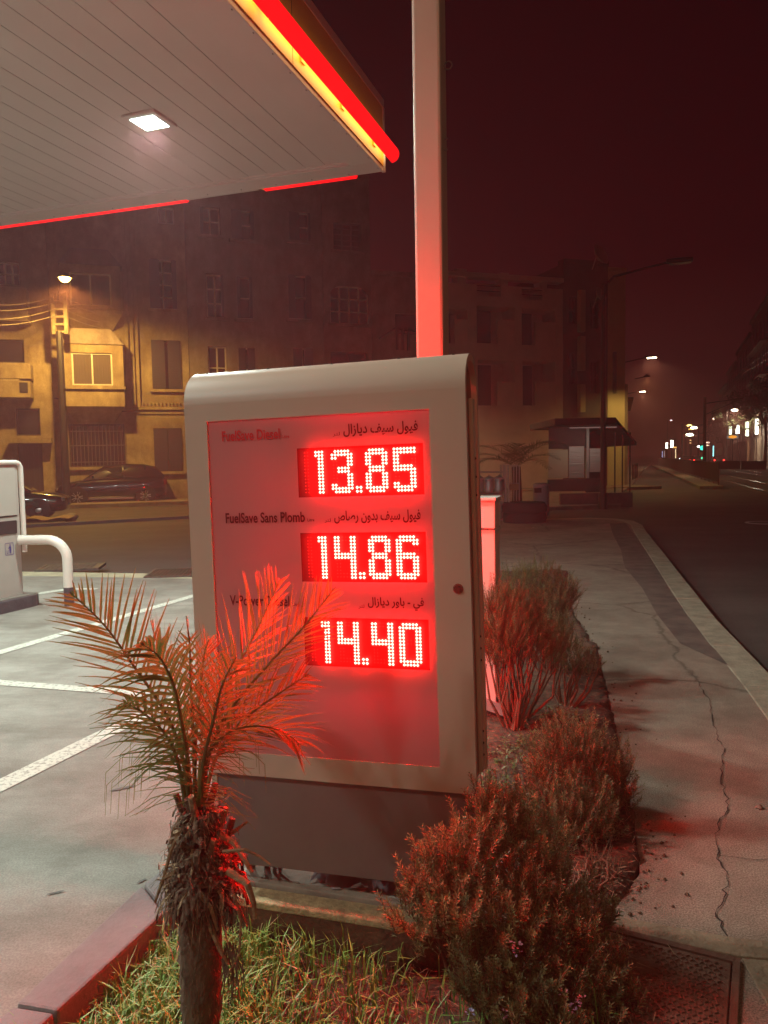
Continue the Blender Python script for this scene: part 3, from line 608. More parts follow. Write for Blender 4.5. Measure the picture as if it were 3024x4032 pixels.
while yy_ < .73:
    xx_ = .01 + (0.0135 if row % 2 else 0)
    while xx_ < .35:
        if not (.16 > xx_ > .03 and .08 < yy_ < .16):
            b.add([HT @ Vector(p) for p in ((xx_ - .011, yy_ + .006, .0092), (xx_, yy_ - .004, .0092), (xx_ + .011, yy_ + .006, .0092), (xx_ + .009, yy_ + .009, .0092), (xx_, yy_, .0092), (xx_ - .009, yy_ + .009, .0092),
                                            (xx_ - .010, yy_ + .006, .0135), (xx_, yy_ - .003, .0135), (xx_ + .010, yy_ + .006, .0135), (xx_ + .009, yy_ + .008, .0135), (xx_, yy_, .0135), (xx_ - .009, yy_ + .008, .0135))],
                  [(6, 7, 10, 11), (7, 8, 9, 10), (0, 1, 7, 6), (1, 2, 8, 7), (4, 5, 11, 10), (3, 4, 10, 9), (0, 6, 11, 5), (2, 3, 9, 8)])
        xx_ += .027
    yy_ += .0175; row += 1
b.obj('tread', m_hatch, ht)
def flat_text(s, T, size, m, name, parent):
    o = text(s, 0, 0, size, size * len(s) * .62, m, name, parent)
    for v in o.data.vertices: v.co = T @ Vector((v.co.x, -v.co.z, 0.0142))
    return o
b = MB(); b.box(.195, .30, .345, .375, 0.0092, 0.0138, HT); b.obj('maker_plate', m_hatch, ht)
flat_text('B125', HT @ Matrix.Translation((.212, .368, 0)), .016, mat('rust_dark', (0.05, .025, .018), .7), 'cast_lettering', ht)
# concrete collar around the hatch
b = MB(); b.prism([(0.66, 2.44), (1.07, 2.27), (1.45, 2.20), (1.47, 2.29), (1.1, 2.36), (0.72, 2.50)], -0.05, 0.007)
b.prism([(1.075, 2.262), (1.02, 1.75), (1.25, 1.7), (1.44, 2.19)], -0.05, 0.006)
tag(b.obj('hatch_collar', mat('old_collar_concrete', (0.22, 0.16, 0.105), 0.9, var=.25, scale=7, bump=.5, bscale=60), bevel=.003), kind='structure')
# ============================================================ FACADES across the side street
FD = (0.951, 0.309)
FM = frame(0, 36.0, *FD); FI = FM.inverted()
def fp2(x, y, off=0.0):
    """site-plan sighting -> (u, z) on the facade line, off metres in front of it"""
    d = ray(x * KO, y * KO); n = Vector((FD[1], -FD[0], 0)); p0 = Vector((0, 36.0, 0)) + n * off; C = Vector((0, 0, EYE))
    q = C + d * ((p0 - C).dot(n) / d.dot(n)); l = FI @ q; return l.x, l.z
def rect(x0, y0, x1, y1, off=0.0):
    ym = (y0 + y1) / 2; xm = (x0 + x1) / 2
    return fp2(x0, ym, off)[0], fp2(x1, ym, off)[0], fp2(xm, y1, off)[1], fp2(xm, y0, off)[1]
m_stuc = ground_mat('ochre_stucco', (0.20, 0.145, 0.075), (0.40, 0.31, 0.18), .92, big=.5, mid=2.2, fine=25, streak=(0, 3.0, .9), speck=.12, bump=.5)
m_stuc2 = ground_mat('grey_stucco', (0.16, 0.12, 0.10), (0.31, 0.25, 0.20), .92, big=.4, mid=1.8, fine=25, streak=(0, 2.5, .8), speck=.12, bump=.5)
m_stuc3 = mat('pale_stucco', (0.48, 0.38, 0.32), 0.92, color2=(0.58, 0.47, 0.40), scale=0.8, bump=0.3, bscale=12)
m_shut = mat('violet_grey_shutter', (0.035, 0.028, 0.045), 0.6, bump=0.6, bscale=8, stretch=(.2, .2, 6))
m_pane = mat('night_glass', (0.015, 0.014, 0.02), 0.12, spec=0.6)
m_cur = mat('curtain', (0.10, 0.075, 0.06), 0.9, bump=.8, bscale=5, stretch=(8, 8, .2))
m_wf = mat('window_frame_cream', (0.62, 0.56, 0.47), 0.6)
def wall_grid(b, u0, u1, z0, z1, holes, depth=0.28, y=0.0):
    us = sorted({u0, u1, *[h[0] for h in holes], *[h[1] for h in holes]}); zs = sorted({z0, z1, *[h[2] for h in holes], *[h[3] for h in holes]})
    us = [u for u in us if u0 <= u <= u1]; zs = [z for z in zs if z0 <= z <= z1]
    for i in range(len(us) - 1):
        for j in range(len(zs) - 1):
            cu, cz = (us[i] + us[i + 1]) / 2, (zs[j] + zs[j + 1]) / 2
            if any(h[0] < cu < h[1] and h[2] < cz < h[3] for h in holes): continue
            b.quad((us[i], y, zs[j]), (us[i + 1], y, zs[j]), (us[i + 1], y, zs[j + 1]), (us[i], y, zs[j + 1]))
    for h in holes:
        a, c, e, f = h
        b.quad((a, y, e), (a, y + depth, e), (a, y + depth, f), (a, y, f)); b.quad((c, y, e), (c, y + depth, e), (c, y + depth, f), (c, y, f))
        b.quad((a, y, e), (c, y, e), (c, y + depth, e), (a, y + depth, e)); b.quad((a, y, f), (c, y, f), (c, y + depth, f), (a, y + depth, f))
def building(name, label, u0, u1, ztop, m, holes, back=9.0, y=0.0, zb=-0.3, wall=True):
    root = bpy.data.objects.new(name, None); col.objects.link(root); root.matrix_world = FM @ Matrix.Translation((u0, y, 0)); tag(root, label, 'building')
    root['u0'] = u0
    b = MB(); H = [(a - u0, c - u0, e, f) for a, c, e, f in holes]; W = u1 - u0
    wall_grid(b, 0, W, zb, ztop, H)
    b.quad((0, 0, zb), (0, back, zb), (0, back, ztop), (0, 0, ztop)); b.quad((W, 0, zb), (W, back, zb), (W, back, ztop), (W, 0, ztop)); b.quad((0, back, zb), (W, back, zb), (W, back, ztop), (0, back, ztop))
    if wall: b.obj('wall', m, root, fix=False)
    b = MB(); b.box(0, W, -0.10, 0.5, ztop + .002, ztop + 0.22); b.obj('roof_slab', m, root)
    b = MB()
    for h in H: b.box(h[0] + .001, h[1] - .001, 0.29, 0.32, h[2], h[3])
    if H: pass
    return root
def window(root, r, style='plain', mull=1, bars=1, shut=None, sill=True, y=0.0):
    u0 = root['u0']; a, c, e, f = r[0] - u0, r[1] - u0, r[2], r[3]; W, Hh = c - a, f - e
    b = MB(); t = 0.06; yy = y + 0.14
    b.box(a, a + t, yy, yy + .06, e, f); b.box(c - t, c, yy, yy + .06, e, f); b.box(a + t, c - t, yy, yy + .06, e, e + t); b.box(a + t, c - t, yy, yy + .06, f - t, f)
    for i in range(1, mull + 1): x = a + W * i / (mull + 1); b.box(x - .035, x + .035, yy + .003, yy + .057, e + t, f - t)
    for i in range(1, bars + 1): z = e + Hh * i / (bars + 1); b.box(a + t, c - t, yy + .006, yy + .054, z - .025, z + .025)
    wn = b.obj('window', m_wf if style != 'dark' else m_dark, root)
    b = MB(); b.quad((a, yy + .03, e), (c, yy + .03, e), (c, yy + .03, f), (a, yy + .03, f)); b.obj('pane', m_cur if style == 'curtain' else m_pane, wn, fix=False)
    if shut:
        for s_, k in shut:    # side (-1,1), fraction of leaf seen
            wl_ = W * 0.5 * k
            x0, x1 = (a - wl_ * .0 - .0, a + wl_) if s_ < 0 else (c - wl_, c)
            b = MB(); b.box(x0, x1, y - 0.05, y - 0.012, e + .03, f - .03)
            n = int((f - e) / .12)
            for q in range(n): b.box(x0 + .05, x1 - .05, y - .062, y - .051, e + .08 + q * .12, e + .14 + q * .12)
            b.obj('shutter', m_shut, wn)
    if sill:
        b = MB(); b.box(a - .12, c + .12, y - 0.14, y + .001, e - .12, e - .002); b.obj('sill', root.children[0].data.materials[0], wn)
    return wn
X = lambda x, y=900: fp2(x, y)[0]
uA0, uA1, uB1, uC1, uD1, uE1 = X(-150), X(116), X(412), X(703), X(806), X(958)
# --- building A, far left with balconies
hA = [rect(-6, 566, 42, 616), rect(-20, 733, 52, 783), rect(34, 882, 87, 941), rect(40, 958, 93, 1064)]
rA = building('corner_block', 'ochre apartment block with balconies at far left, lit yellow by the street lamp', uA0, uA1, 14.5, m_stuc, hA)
window(rA, hA[0], mull=2, bars=1, sill=False); window(rA, hA[1], 'dark', mull=0, bars=0, sill=False); window(rA, hA[2], 'dark', mull=0, bars=0, sill=False)
u0 = rA['u0']; h = hA[3]
b = MB(); b.box(h[0] - u0, h[1] - u0, 0.2, 0.26, h[2], h[3])
for k in range(4): b.box(h[0] - u0 + .1 + k * (h[1] - h[0] - .2) / 3.6, h[0] - u0 + .16 + k * (h[1] - h[0] - .2) / 3.6, 0.17, 0.2, h[2] + .1, h[3] - .1)
b.obj('door', mat('dark_door', (0.035, 0.03, 0.045), .5), rA)
r = rect(20, 946, 111, 957, .5); b = MB(); b.box(r[0] - u0, r[1] - u0, -0.5, -.002, r[2], r[3]); b.obj('door_canopy', m_stuc, rA)
for (q, nm) in (((-60, 619, 57, 655), 'm_p'), ((-60, 668, 60, 692), 'y'), ((-60, 784, 66, 817), 'y'), ((-60, 822, 66, 858), 'y')):
    r = rect(*q, off=1.0); b = MB(); b.box(r[0] - u0, r[1] - u0, -1.0, -0.85, r[2], r[3]); b.box(r[1] - u0 - .15, r[1] - u0, -0.849, -.002, r[2], r[3])
    if q[1] in (668, 822): b.box(r[0] - u0, r[1] - u0 - .151, -0.849, -.002, r[2], r[2] + .14)
    b.obj('balcony', m_stuc, rA, bevel=.01)
r = rect(84, 858, 100, 822, 1.0)
b = MB(); r = rect(42, 826, 60, 848, 1.02); b.box(r[0] - u0, r[1] - u0, -1.02, -1.003, r[2], r[3]); b.obj('broken_plaster', m_dark, rA)
# --- building B with the bay
hB = [rect(328, 735, 391, 841), rect(323, 561, 381, 668), rect(341, 447, 376, 483), rect(333, 925, 393, 1018), rect(150, 916, 270, 1008)]
rB = building('bay_window_block', 'weathered ochre block with a projecting bay window and arched grille below it', uA1 + .02, uB1, 14.8, m_stuc, hB)
window(rB, hB[0], 'dark', mull=0, bars=0, shut=[(-1, .9), (1, .9)]); window(rB, hB[1], mull=1, bars=3, shut=[(-1, .75), (1, .35)]); window(rB, hB[2], mull=1, bars=0, sill=False); window(rB, hB[3], 'dark', mull=0, bars=0, shut=[(-1, .98), (1, .98)])
wg = window(rB, hB[4], 'dark', mull=2, bars=1); u0 = rB['u0']
b = MB(); r = hB[4]; n = 15
for i in range(n + 1):
    x = r[0] - u0 + (r[1] - r[0]) * i / n; b.tube([(x, -.09, r[2]), (x, -.10, r[3] - .2), (x, -.02, r[3])], .014, 5)
for z in (r[2] + .2, (r[2] + r[3]) / 2, r[3] - .3): b.tube([(r[0] - u0, -.09, z), (r[1] - u0, -.09, z)], .014, 5)
b.obj('window_grille', mat('rusty_grille', (.10, .06, .04), .7), wg)
for (q, zt_, dk) in (((134, 744, 268, 905), 1, 0), ((130, 572, 262, 705), 2, 1)):
    r = rect(q[0], q[1], q[2], q[3], .8); a, c = r[0] - u0, r[1] - u0; e, f = r[2], r[3]
    wr = rect(155, 762, 243, 832, .8) if not dk else rect(150, 590, 240, 660, .8)
    b = MB(); wall_grid(b, a, c, e + .5, f, [(wr[0] - u0, wr[1] - u0, wr[2], wr[3])], depth=.2, y=-.8)
    for x in (a, c): b.quad((x, -.8, e + .5), (x, 0, e + .5), (x, 0, f), (x, -.8, f))
    b.quad((a, -.8, f), (c, -.8, f), (c, 0, f), (a, 0, f)); b.quad((a, -.8, e + .5), (c, -.8, e + .5), (c - .45, 0, e - .1), (a + .45, 0, e - .1))
    bay = b.obj('bay', m_stuc, rB, fix=False)
    b = MB(); b.box(a - .06, c + .06, -.9, -.802, wr[2] - .16, wr[2] - .03); b.box(a + .02, c - .02, -.86, -.802, e + .502, e + .60); b.obj('bay_moulding', m_stuc, bay)
    ux0, ux1 = wr[0] - u0, wr[1] - u0
    b = MB()
    for x in (ux0, (ux0 + ux1) / 2 - .03, ux1 - .06): b.box(x, x + .06, -.74, -.68, wr[2], wr[3])
    b.box(ux0 + .06, ux1 - .06, -.738, -.682, wr[3] - .06, wr[3]); b.box(ux0 + .06, ux1 - .06, -.738, -.682, wr[2], wr[2] + .05)
    wb = b.obj('bay_window', m_wf, bay)
    b = MB(); b.quad((ux0, -.70, wr[2]), (ux1, -.70, wr[2]), (ux1, -.70, wr[3]), (ux0, -.70, wr[3])); b.obj('curtain', m_cur, wb, fix=False)
    # hood over the bay
    b = MB(); b.prism([(a - .05, f + .01), (c + .05, f + .01), (c - .45, f + .62), (a + .45, f + .62)], -.85, -.002, 'y'); b.obj('hood', m_stuc2, bay)
for x0, x1 in ((268, 276), (279, 287), (290, 297)):
    r = rect(x0, 500, x1, 880, .1); b = MB(); b.box(r[0] - u0, r[1] - u0, -.12, -.002, r[2], 14.6); b.obj('pilaster', m_stuc, rB, bevel=.01)
b = MB(); zc_ = fp2(330, 885)[1]; b.box(X(299) - u0, X(411) - u0, -.10, -.002, zc_, zc_ + .12)
x = X(299) - u0
while x < X(408) - u0: b.box(x, x + .07, -.09, -.002, zc_ + .122, zc_ + .30); x += .15
b.obj('dentil_cornice', m_stuc, rB)
b = MB(); b.tube([(X(120) - u0, -.05, fp2(120, 860)[1]), (X(195) - u0 - 1.2, -.06, fp2(150, 862)[1]), (X(140) - u0, -.06, fp2(140, 868)[1]), (X(143) - u0, -.06, fp2(143, 884)[1]), (X(200) - u0, -.07, fp2(200, 893)[1]), (X(270) - u0, -.12, fp2(270, 889)[1]), (X(392) - u0, -.13, fp2(392, 889)[1])], .025, 5)
b.obj('wall_cable', m_black, rB)
# --- building C
hC = [rect(*q) for q in ((432, 447, 475, 508), (500, 454, 548, 518), (624, 458, 670, 521), (446, 592, 483, 686), (512, 598, 545, 689), (623, 595, 672, 690), (450, 748, 490, 840), (516, 751, 551, 845), (634, 752, 676, 850), (450, 905, 490, 990), (516, 905, 551, 990), (634, 905, 676, 990))]
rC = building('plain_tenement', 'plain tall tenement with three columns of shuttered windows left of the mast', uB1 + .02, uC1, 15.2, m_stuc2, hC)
for i, h in enumerate(hC):
    window(rC, h, mull=1 if i in (0, 3, 6, 8) else 0, bars=2 if i == 3 else 1, shut=[[(-1, .3)], [(-1, .9), (1, .3)], [(-1, .95), (1, .25)], [(1, .3)], [(-1, .4), (1, .4)], [(-1, .6), (1, .5)], None, [(-1, .9), (1, .9)], [(-1, .9), (1, .9)], None, None, None][i])
# --- building D
hD = [rect(720, 481, 780, 542), rect(713, 618, 797, 700), rect(715, 760, 795, 845), rect(715, 905, 795, 985)]
rD = building('arched_window_house', 'narrow house with a wide arched multi pane window beside the tenement', uC1 + .02, uD1, 14.2, m_stuc2, hD)
window(rD, hD[0], 'dark', mull=2, bars=4); window(rD, hD[2], 'dark', mull=1, bars=1); window(rD, hD[3], 'dark', mull=1, bars=1)
wa = window(rD, hD[1], mull=3, bars=2); u0 = rD['u0']; r = hD[1]; b = MB()
for s_ in (-1, 1):
    cx = (r[0] if s_ < 0 else r[1]) - u0; R_ = .55; vs = [(cx, -.01, r[3])] + [(cx - s_ * R_ + s_ * R_ * math.cos(math.radians(9 * k)), -.01, r[3] - R_ + R_ * math.sin(math.radians(9 * k))) for k in range(11)]
    b = MB(); b.add(vs, [tuple(range(12))]); b.add([(v[0], .12, v[2]) for v in vs], [tuple(range(12))]); b.obj('arch_corner', m_stuc2, rD, fix=False)
# --- low block E
hE = [rect(854, 678, 905, 722), rect(854, 790, 905, 850)]
rE = building('low_infill_block', 'low dark infill block between the arched house and the mast', uD1 + .02, uE1, fp2(860, 598)[1], m_stuc2, hE)
for h in hE: window(rE, h, 'dark', mull=0, bars=0, sill=False)
b = MB(); u0 = rE['u0']
for x in (850, 862, 874): b.box(X(x) - u0, X(x) - u0 + .1, -.6, -.5, fp2(860, 760)[1], fp2(860, 712)[1])
b.tube([(X(815) - u0, -.5, fp2(815, 735)[1]), (X(850) - u0, -.5, fp2(850, 712)[1]), (X(900) - u0, -.5, fp2(900, 722)[1])], .05, 5)
b.obj('roof_terrace_rail', m_dark, rE)
# --- balconied block F
hF = [rect(*q) for q in ((1030, 613, 1082, 640), (1127, 624, 1172, 648), (965, 668, 1010, 742), (1030, 662, 1112, 742), (1127, 668, 1200, 746), (965, 775, 1010, 872), (1032, 778, 1112, 876), (1129, 780, 1200, 876))]
uF1 = X(1216)
rF = building('balconied_apartments', 'three storey apartment block with deep balconies and roof chimneys right of the mast', uE1 + .02, uF1, fp2(1100, 604)[1], m_stuc3, [], wall=False)
u0 = rF['u0']
b = MB(); H = [(h[0] - u0, h[1] - u0, h[2], h[3]) for h in hF]; zt_ = fp2(1100, 618)[1]; wall_grid(b, 0, uF1 - u0, -.3, zt_, H, depth=1.3)
b.quad((0, 1.3, -.3), (uF1 - u0, 1.3, -.3), (uF1 - u0, 1.3, zt_), (0, 1.3, zt_)); b.quad((uF1 - u0, 0, -.3), (uF1 - u0, 9, -.3), (uF1 - u0, 9, zt_), (uF1 - u0, 0, zt_)); b.quad((0, 0, -.3), (0, 9, -.3), (0, 9, zt_), (0, 0, zt_))
b.quad((0, 0, zt_), (uF1 - u0, 0, zt_), (uF1 - u0, 9, zt_), (0, 9, zt_)); b.obj('wall', m_stuc3, rF, fix=False)
for i, h in enumerate(H[2:]):
    b = MB(); wd = h[1] - h[0]; b.box(h[0] + wd * (.55 if i % 3 == 1 else .4), h[1] - .002, .02, .12, h[2] + .002, h[2] + 1.15); b.obj('balcony_parapet', m_stuc3, rF)
    b = MB(); b.box(h[0] + wd * .1, h[1] - wd * .35, 1.22, 1.28, h[2] + .01, h[2] + 2.1); b.obj('balcony_door', m_shut, rF)
for i, h in enumerate(H[:2]):
    b = MB()
    for z in (.25, .5): b.tube([(h[0], .05, h[2] + z), (h[1], .05, h[2] + z)], .02, 5)
    b.obj('railing', m_dark, rF)
for x0, y0, x1 in ((990, 584, 1008), (1084, 593, 1099), (1168, 602, 1184)):
    r = rect(x0, y0, x1, 618); b = MB(); b.box(r[0] - u0, r[1] - u0, .1, .7, zt_, r[3]); b.box(r[0] - u0 - .04, r[1] - u0 + .04, .06, .74, r[3] + .001, r[3] + .1); b.obj('chimney', m_stuc3, rF)
# --- dark tall block G and lamp lit end wall H
uG1 = X(1312); zG = fp2(1260, 572)[1]
hG = [rect(*q) for q in ((1228, 640, 1246, 700), (1228, 760, 1246, 830), (1275, 650, 1293, 710), (1275, 780, 1293, 850))]
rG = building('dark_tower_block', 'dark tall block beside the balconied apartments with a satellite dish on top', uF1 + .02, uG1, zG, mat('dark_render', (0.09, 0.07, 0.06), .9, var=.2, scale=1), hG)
for h in hG: window(rG, h, 'dark', mull=1, bars=1, sill=False)
u0 = rG['u0']; b = MB()
for y0, y1 in ((626, 716), (726, 800), (830, 890)): r = rect(1254, y0, 1265, y1, .3); b.box(r[0] - u0, r[1] - u0, -.3, -.002, r[2], r[3])
b.obj('loggia_strip', mat('ochre_strip', (.34, .27, .15), .9), rG)
b = MB()
for x, y, R_ in ((1289, 556, .55), (1291, 640, .4)):
    u, z = fp2(x, y, .5); u -= u0; T = Matrix.Translation((u, -.5, z)) @ Matrix.Rotation(1.15, 4, 'X') @ Matrix.Rotation(.4, 4, 'Y')
    b.add([T @ Vector((R_ * q / 4 * math.cos(t), R_ * q / 4 * math.sin(t), .18 * R_ * (q / 4) ** 2 * 3)) for q in range(1, 5) for t in [2 * math.pi * k / 16 for k in range(16)]],
          [(q * 16 + k, q * 16 + (k + 1) % 16, q * 16 + 16 + (k + 1) % 16, q * 16 + 16 + k) for q in range(3) for k in range(16)] + [tuple(range(16))])
    b.tube([(u, -.45, z), (u, -.1, z - .5)], .03, 5)
b.obj('satellite_dish', m_stuc3, rG, fix=False)
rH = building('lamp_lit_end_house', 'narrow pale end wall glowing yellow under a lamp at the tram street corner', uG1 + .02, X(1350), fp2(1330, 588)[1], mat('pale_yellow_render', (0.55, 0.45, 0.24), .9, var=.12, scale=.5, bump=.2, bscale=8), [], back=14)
u0 = rH['u0']; r = rect(1349, 810, 1351, 1010)
b = MB(); q = rect(1324, 760, 1332, 850, .02); b.box(q[0] - u0, q[1] - u0, -.02, -.002, q[2], q[3]); b.obj('peeling_patch', m_stuc2, rH)
b = MB(); b.box(X(1350) - u0 - .02, X(1356) - u0, .0, .4, 0, fp2(1352, 830)[1]); b.obj('corner_pier', m_stuc2, rH)
lp = thing('wall_lamp', 'small wall lamp lighting the pale yellow end wall', 'wall lamp', FM @ Vector((X(1338), -2.2, fp2(1340, 812, 2.2)[1])))
b = MB(); b.tube([(0, 0, 0), (.1, 2.0, .1)], .025, 6); b.obj('arm', m_dark, lp)
b = MB(); b.lathe([(.02, .10), (.16, .02), (.16, -.01), (.02, -.02)], (0, 0, 0), 12); b.obj('shade', m_dark, lp)
lamp('lamp_light', 'SPOT', (0, 0, -.04), 420, (1, .66, .2), lp, spot_size=math.radians(165), spot_blend=.6, shadow_soft_size=.08)
# pavement in front of the facades
tag(MB().box(X(-160), X(1360), -2.6, -.01, -.3, 0.03, FM).obj('far_pavement', m_pave), kind='structure')
# ============================================================ yellow street lamp on lattice pole, wires
LP = A(128, 720, 30.2); LP.z = 0
pole = thing('utility_pole', 'dark lattice utility pole carrying a glowing yellow street lamp and four wires', 'utility pole', LP)
zl = A(140, 600, 30.2).z; zt0 = A(128, 632, 30.2).z; zb0 = A(128, 722, 30.2).z
m_pole = mat('weathered_pole', (.22, .17, .10), .8, var=.3, scale=6)
b = MB()
for x in (-.26, .22): b.box(x, x + .14, -.06, .06, zb0, zt0)
n = 11
for i in range(n):
    z = zb0 + (zt0 - zb0) * i / n; b.box(-.12, .22, -.04, .04, z + .05, z + .13) if i % 2 == 0 else None
b.obj('lattice_head', m_pole, pole)
b = MB(); b.tube([(0, 0, 0), (0, 0, zb0 + .1)], [.17, .13], 8); b.obj('shaft', m_dark, pole)
b = MB(); zl = A(140, 600, 28.0).z; lx_, ly_ = A(140, 600, 28.0).x - LP.x, 28.0 - LP.y
b = MB(); b.tube([(.0, 0, zt0 - .3), (.02, 0, zl - .1), (lx_ * .5, ly_ * .5, zl + .16), (lx_, ly_, zl + .16)], .035, 6); b.obj('lamp_arm', m_dark, pole)
b = MB(); b.lathe([(.05, .18), (.24, .06), (.26, 0)], (lx_, ly_, zl), 14); b.obj('lamp_shade', m_dark, pole)
b = MB(); b.lathe([(.0001, -.16), (.10, -.14), (.17, -.07), (.20, -.0)], (lx_, ly_, zl), 14); b.obj('lamp_bulb', glow('sodium_bulb', (1, .62, .12), 55), pole, smooth='all')
lamp('lamp_light', 'SPOT', (lx_, ly_, zl - .22), 3300, (1, .60, .13), pole, to=(lx_, ly_ + .25, zl - 3), spot_size=math.radians(164), spot_blend=.45, shadow_soft_size=.12)
wn_ = 0
for k, (yw, xl, yl, xr, yr) in enumerate(((640, 0, 640, 200, 652), (652, -30, 652, 260, 672), (666, -30, 674, 230, 690), (680, -30, 686, 240, 702))):
    for s_ in (0, 1):
        p = A(124 if s_ == 0 else 134, yw, 30.2); q = A(-90, yl + 8, 27) if s_ == 0 else A(xr + 60, yr + 8, 33.5)
        b = MB(); b.tube([p + (q - p) * t / 10 - Vector((0, 0, .25 * math.sin(math.pi * t / 10))) for t in range(11)], .012, 4)
        wn_ += 1; sd = 'left' if s_ == 0 else 'right'
        tag(b.obj('overhead_wire', mat('wire', (.25, .20, .13), .6)), '%s overhead wire running %s from the lattice pole' % (['topmost', 'second', 'third', 'lowest'][k], sd), 'wire', 'wires on the lattice pole')
# ============================================================ CARS
m_tyre = mat('tyre', (0.018, 0.017, 0.017), .8); m_rim = mat('alloy_rim', (.55, .53, .52), .3, metal=.8)
m_glass = mat('car_glass', (0.02, 0.02, 0.025), .06, spec=.7)
def car(name, label, body_col, S, C, wheels, wr, loc, rz, rim='spoke', mname='paint'):
    """S: lower body stations (x, z_low, z_top, halfwidth); C: cabin stations (x, z_base, z_top, hw_base, hw_top)"""
    root = thing(name, label, 'car', loc, rz, 'cars parked along the far kerb')
    mp = mat(mname, body_col, .22, metal=.35, coat=1.0)
    def loft(rings, closed_ends=True):
        b = MB(); n = len(rings[0])
        for r in rings: b.v += [tuple(p) for p in r]
        for i in range(len(rings) - 1):
            for j in range(n): q = i * n; b.f.append((q + j, q + (j + 1) % n, q + n + (j + 1) % n, q + n + j))
        b.f.append(tuple(range(n))); b.f.append(tuple((len(rings) - 1) * n + j for j in range(n))); return b
    rings = []
    for x, z0, z1, w_ in S:
        h = z1 - z0
        hf = [(w_ * .90, z0), (w_ * .985, z0 + h * .14), (w_, z0 + h * .45), (w_ * .985, z0 + h * .72), (w_ * .93, z0 + h * .93), (w_ * .80, z1), (w_ * .4, z1 + .02)]
        rings.append([(x, y, z) for y, z in hf] + [(x, -y, z) for y, z in hf[::-1]])
    b = loft(rings); body = b.obj('body', mp, root, smooth=True)
    sd = body.modifiers.new('s', 'SUBSURF'); sd.levels = 1; sd.render_levels = 2
    rings = []
    for x, z0, z1, w0, w1 in C:
        rings.append([(x, y, z) for y, z in ((w0, z0), (w0 * .6 + w1 * .4, z0 * .6 + z1 * .4), (w1, z1 - .06), (w1 * .86, z1), (-w1 * .86, z1), (-w1, z1 - .06), (-w0 * .6 - w1 * .4, z0 * .6 + z1 * .4), (-w0, z0))])
    cb = loft(rings).obj('cabin', mp, root, smooth=True)
    # side glass and windscreen
    for s in (-1, 1):
        b = MB(); cs = C[1:-1]
        for i in range(len(cs) - 1):
            x0, z00, z10, w00, w10 = cs[i]; x1, z01, z11, w01, w11 = cs[i + 1]
            g = .035; a, c_ = x0 + g, x1 - g
            def P(x, zb, zt, w0, w1, f): return (x, s * (w0 + (w1 - w0) * f + .006), zb + (zt - zb) * f)
            b.quad(P(a, z00, z10 - .06, w00, w10, .1), P(c_, z01, z11 - .06, w01, w11, .1), P(c_, z01, z11 - .06, w01, w11, .9), P(a, z00, z10 - .06, w00, w10, .9))
        b.obj('side_window', m_glass, root, fix=False)
    x0, z0, z1, w0, w1 = C[0]; x1, _, zt, _, wt = C[1]
    b = MB(); b.quad((x0 - .012, w0 * .9, z0 + .03), (x0 - .012, -w0 * .9, z0 + .03), (x1 - .02, -wt * .85, zt - .03), (x1 - .02, wt * .85, zt - .03)); b.obj('windscreen', m_glass, root, fix=False)
    for s in (-1, 1):
        b = MB(); b.tube([(x0 + .35, s * (w0 + .0), z0 + .06), (x0 + .37, s * (w0 + .10), z0 + .12)], .02, 6)
        b.box(x0 + .32, x0 + .44, s * (w0 + .16) - .09, s * (w0 + .16) + .09, z0 + .07, z0 + .20); b.obj('mirror', mp, root, bevel=.02)
        for k, wx in enumerate(wheels):
            y = s * (S[2][3] - .10)
            b = MB(); b.lathe([(wr * .55, -.10), (wr * .93, -.10), (wr, -.07), (wr, .07), (wr * .93, .10), (wr * .60, .10)], (wx, y, wr), 28, 'y'); wh = b.obj('wheel', m_tyre, root, smooth=True)
            b = MB(); ys = y + s * .085
            b.lathe([(wr * .66, ys - y), (wr * .60, ys - y + .005 * s)], (wx, y, wr), 28, 'y')
            if rim == 'spoke':
                for q in range(10):
                    t = 2 * math.pi * (q // 2) / 5 + (.22 if q % 2 else -.22)
                    b.tube([(wx + .05 * math.cos(t), ys, wr + .05 * math.sin(t)), (wx + wr * .64 * math.cos(t), ys + .004 * s, wr + wr * .64 * math.sin(t))], .022, 5)
            else: b.lathe([(.0001, ys - y + .02 * s), (wr * .2, ys - y + .02 * s), (wr * .45, ys - y), (wr * .64, ys - y - .02 * s)], (wx, y, wr), 20, 'y')
            b.obj('rim', m_rim, wh, smooth=True)
            b = MB(); b.lathe([(wr * .3, 0), (wr * 1.16, 0)], (wx, s * (S[2][3] + .004), wr + .02), 28, 'y'); b.v = [(p[0], p[1], max(p[2], .17)) for p in b.v]
            b.obj('wheel_arch', m_black, root, fix=False)
    xf = S[0][0]
    for s in (-1, 1):
        wv = S[1][3]; b = MB(); zl = (S[1][1] + S[1][2]) / 2 + .14
        b.lathe([(.0001, -.03), (.05, -.025), (.08, 0)], (S[0][0] + .10, s * wv * .80, zl), 12, 'x'); b.box(S[0][0] + .11, S[1][0] + .05, s * wv * .84 - .06, s * wv * .84 + .065, zl - .06, zl + .06)
        b.obj('headlight', mat('headlight_glass', (.5, .5, .55), .12, metal=.5), root, bevel=.015)
        xe = S[-1][0]; b = MB(); b.box(xe - .22, xe - .01, s * wv * .86 - .05, s * wv * .86 + .05, S[-1][2] - .30, S[-1][2] - .08); b.obj('tail_light', mat('tail_lens', (.12, .01, .01), .2), root, bevel=.01)
    b = MB(); b.box(xf - .005, xf + .03, -.35, .35, S[0][1] + .12, S[0][1] + .34); b.obj('grille', m_black, root)
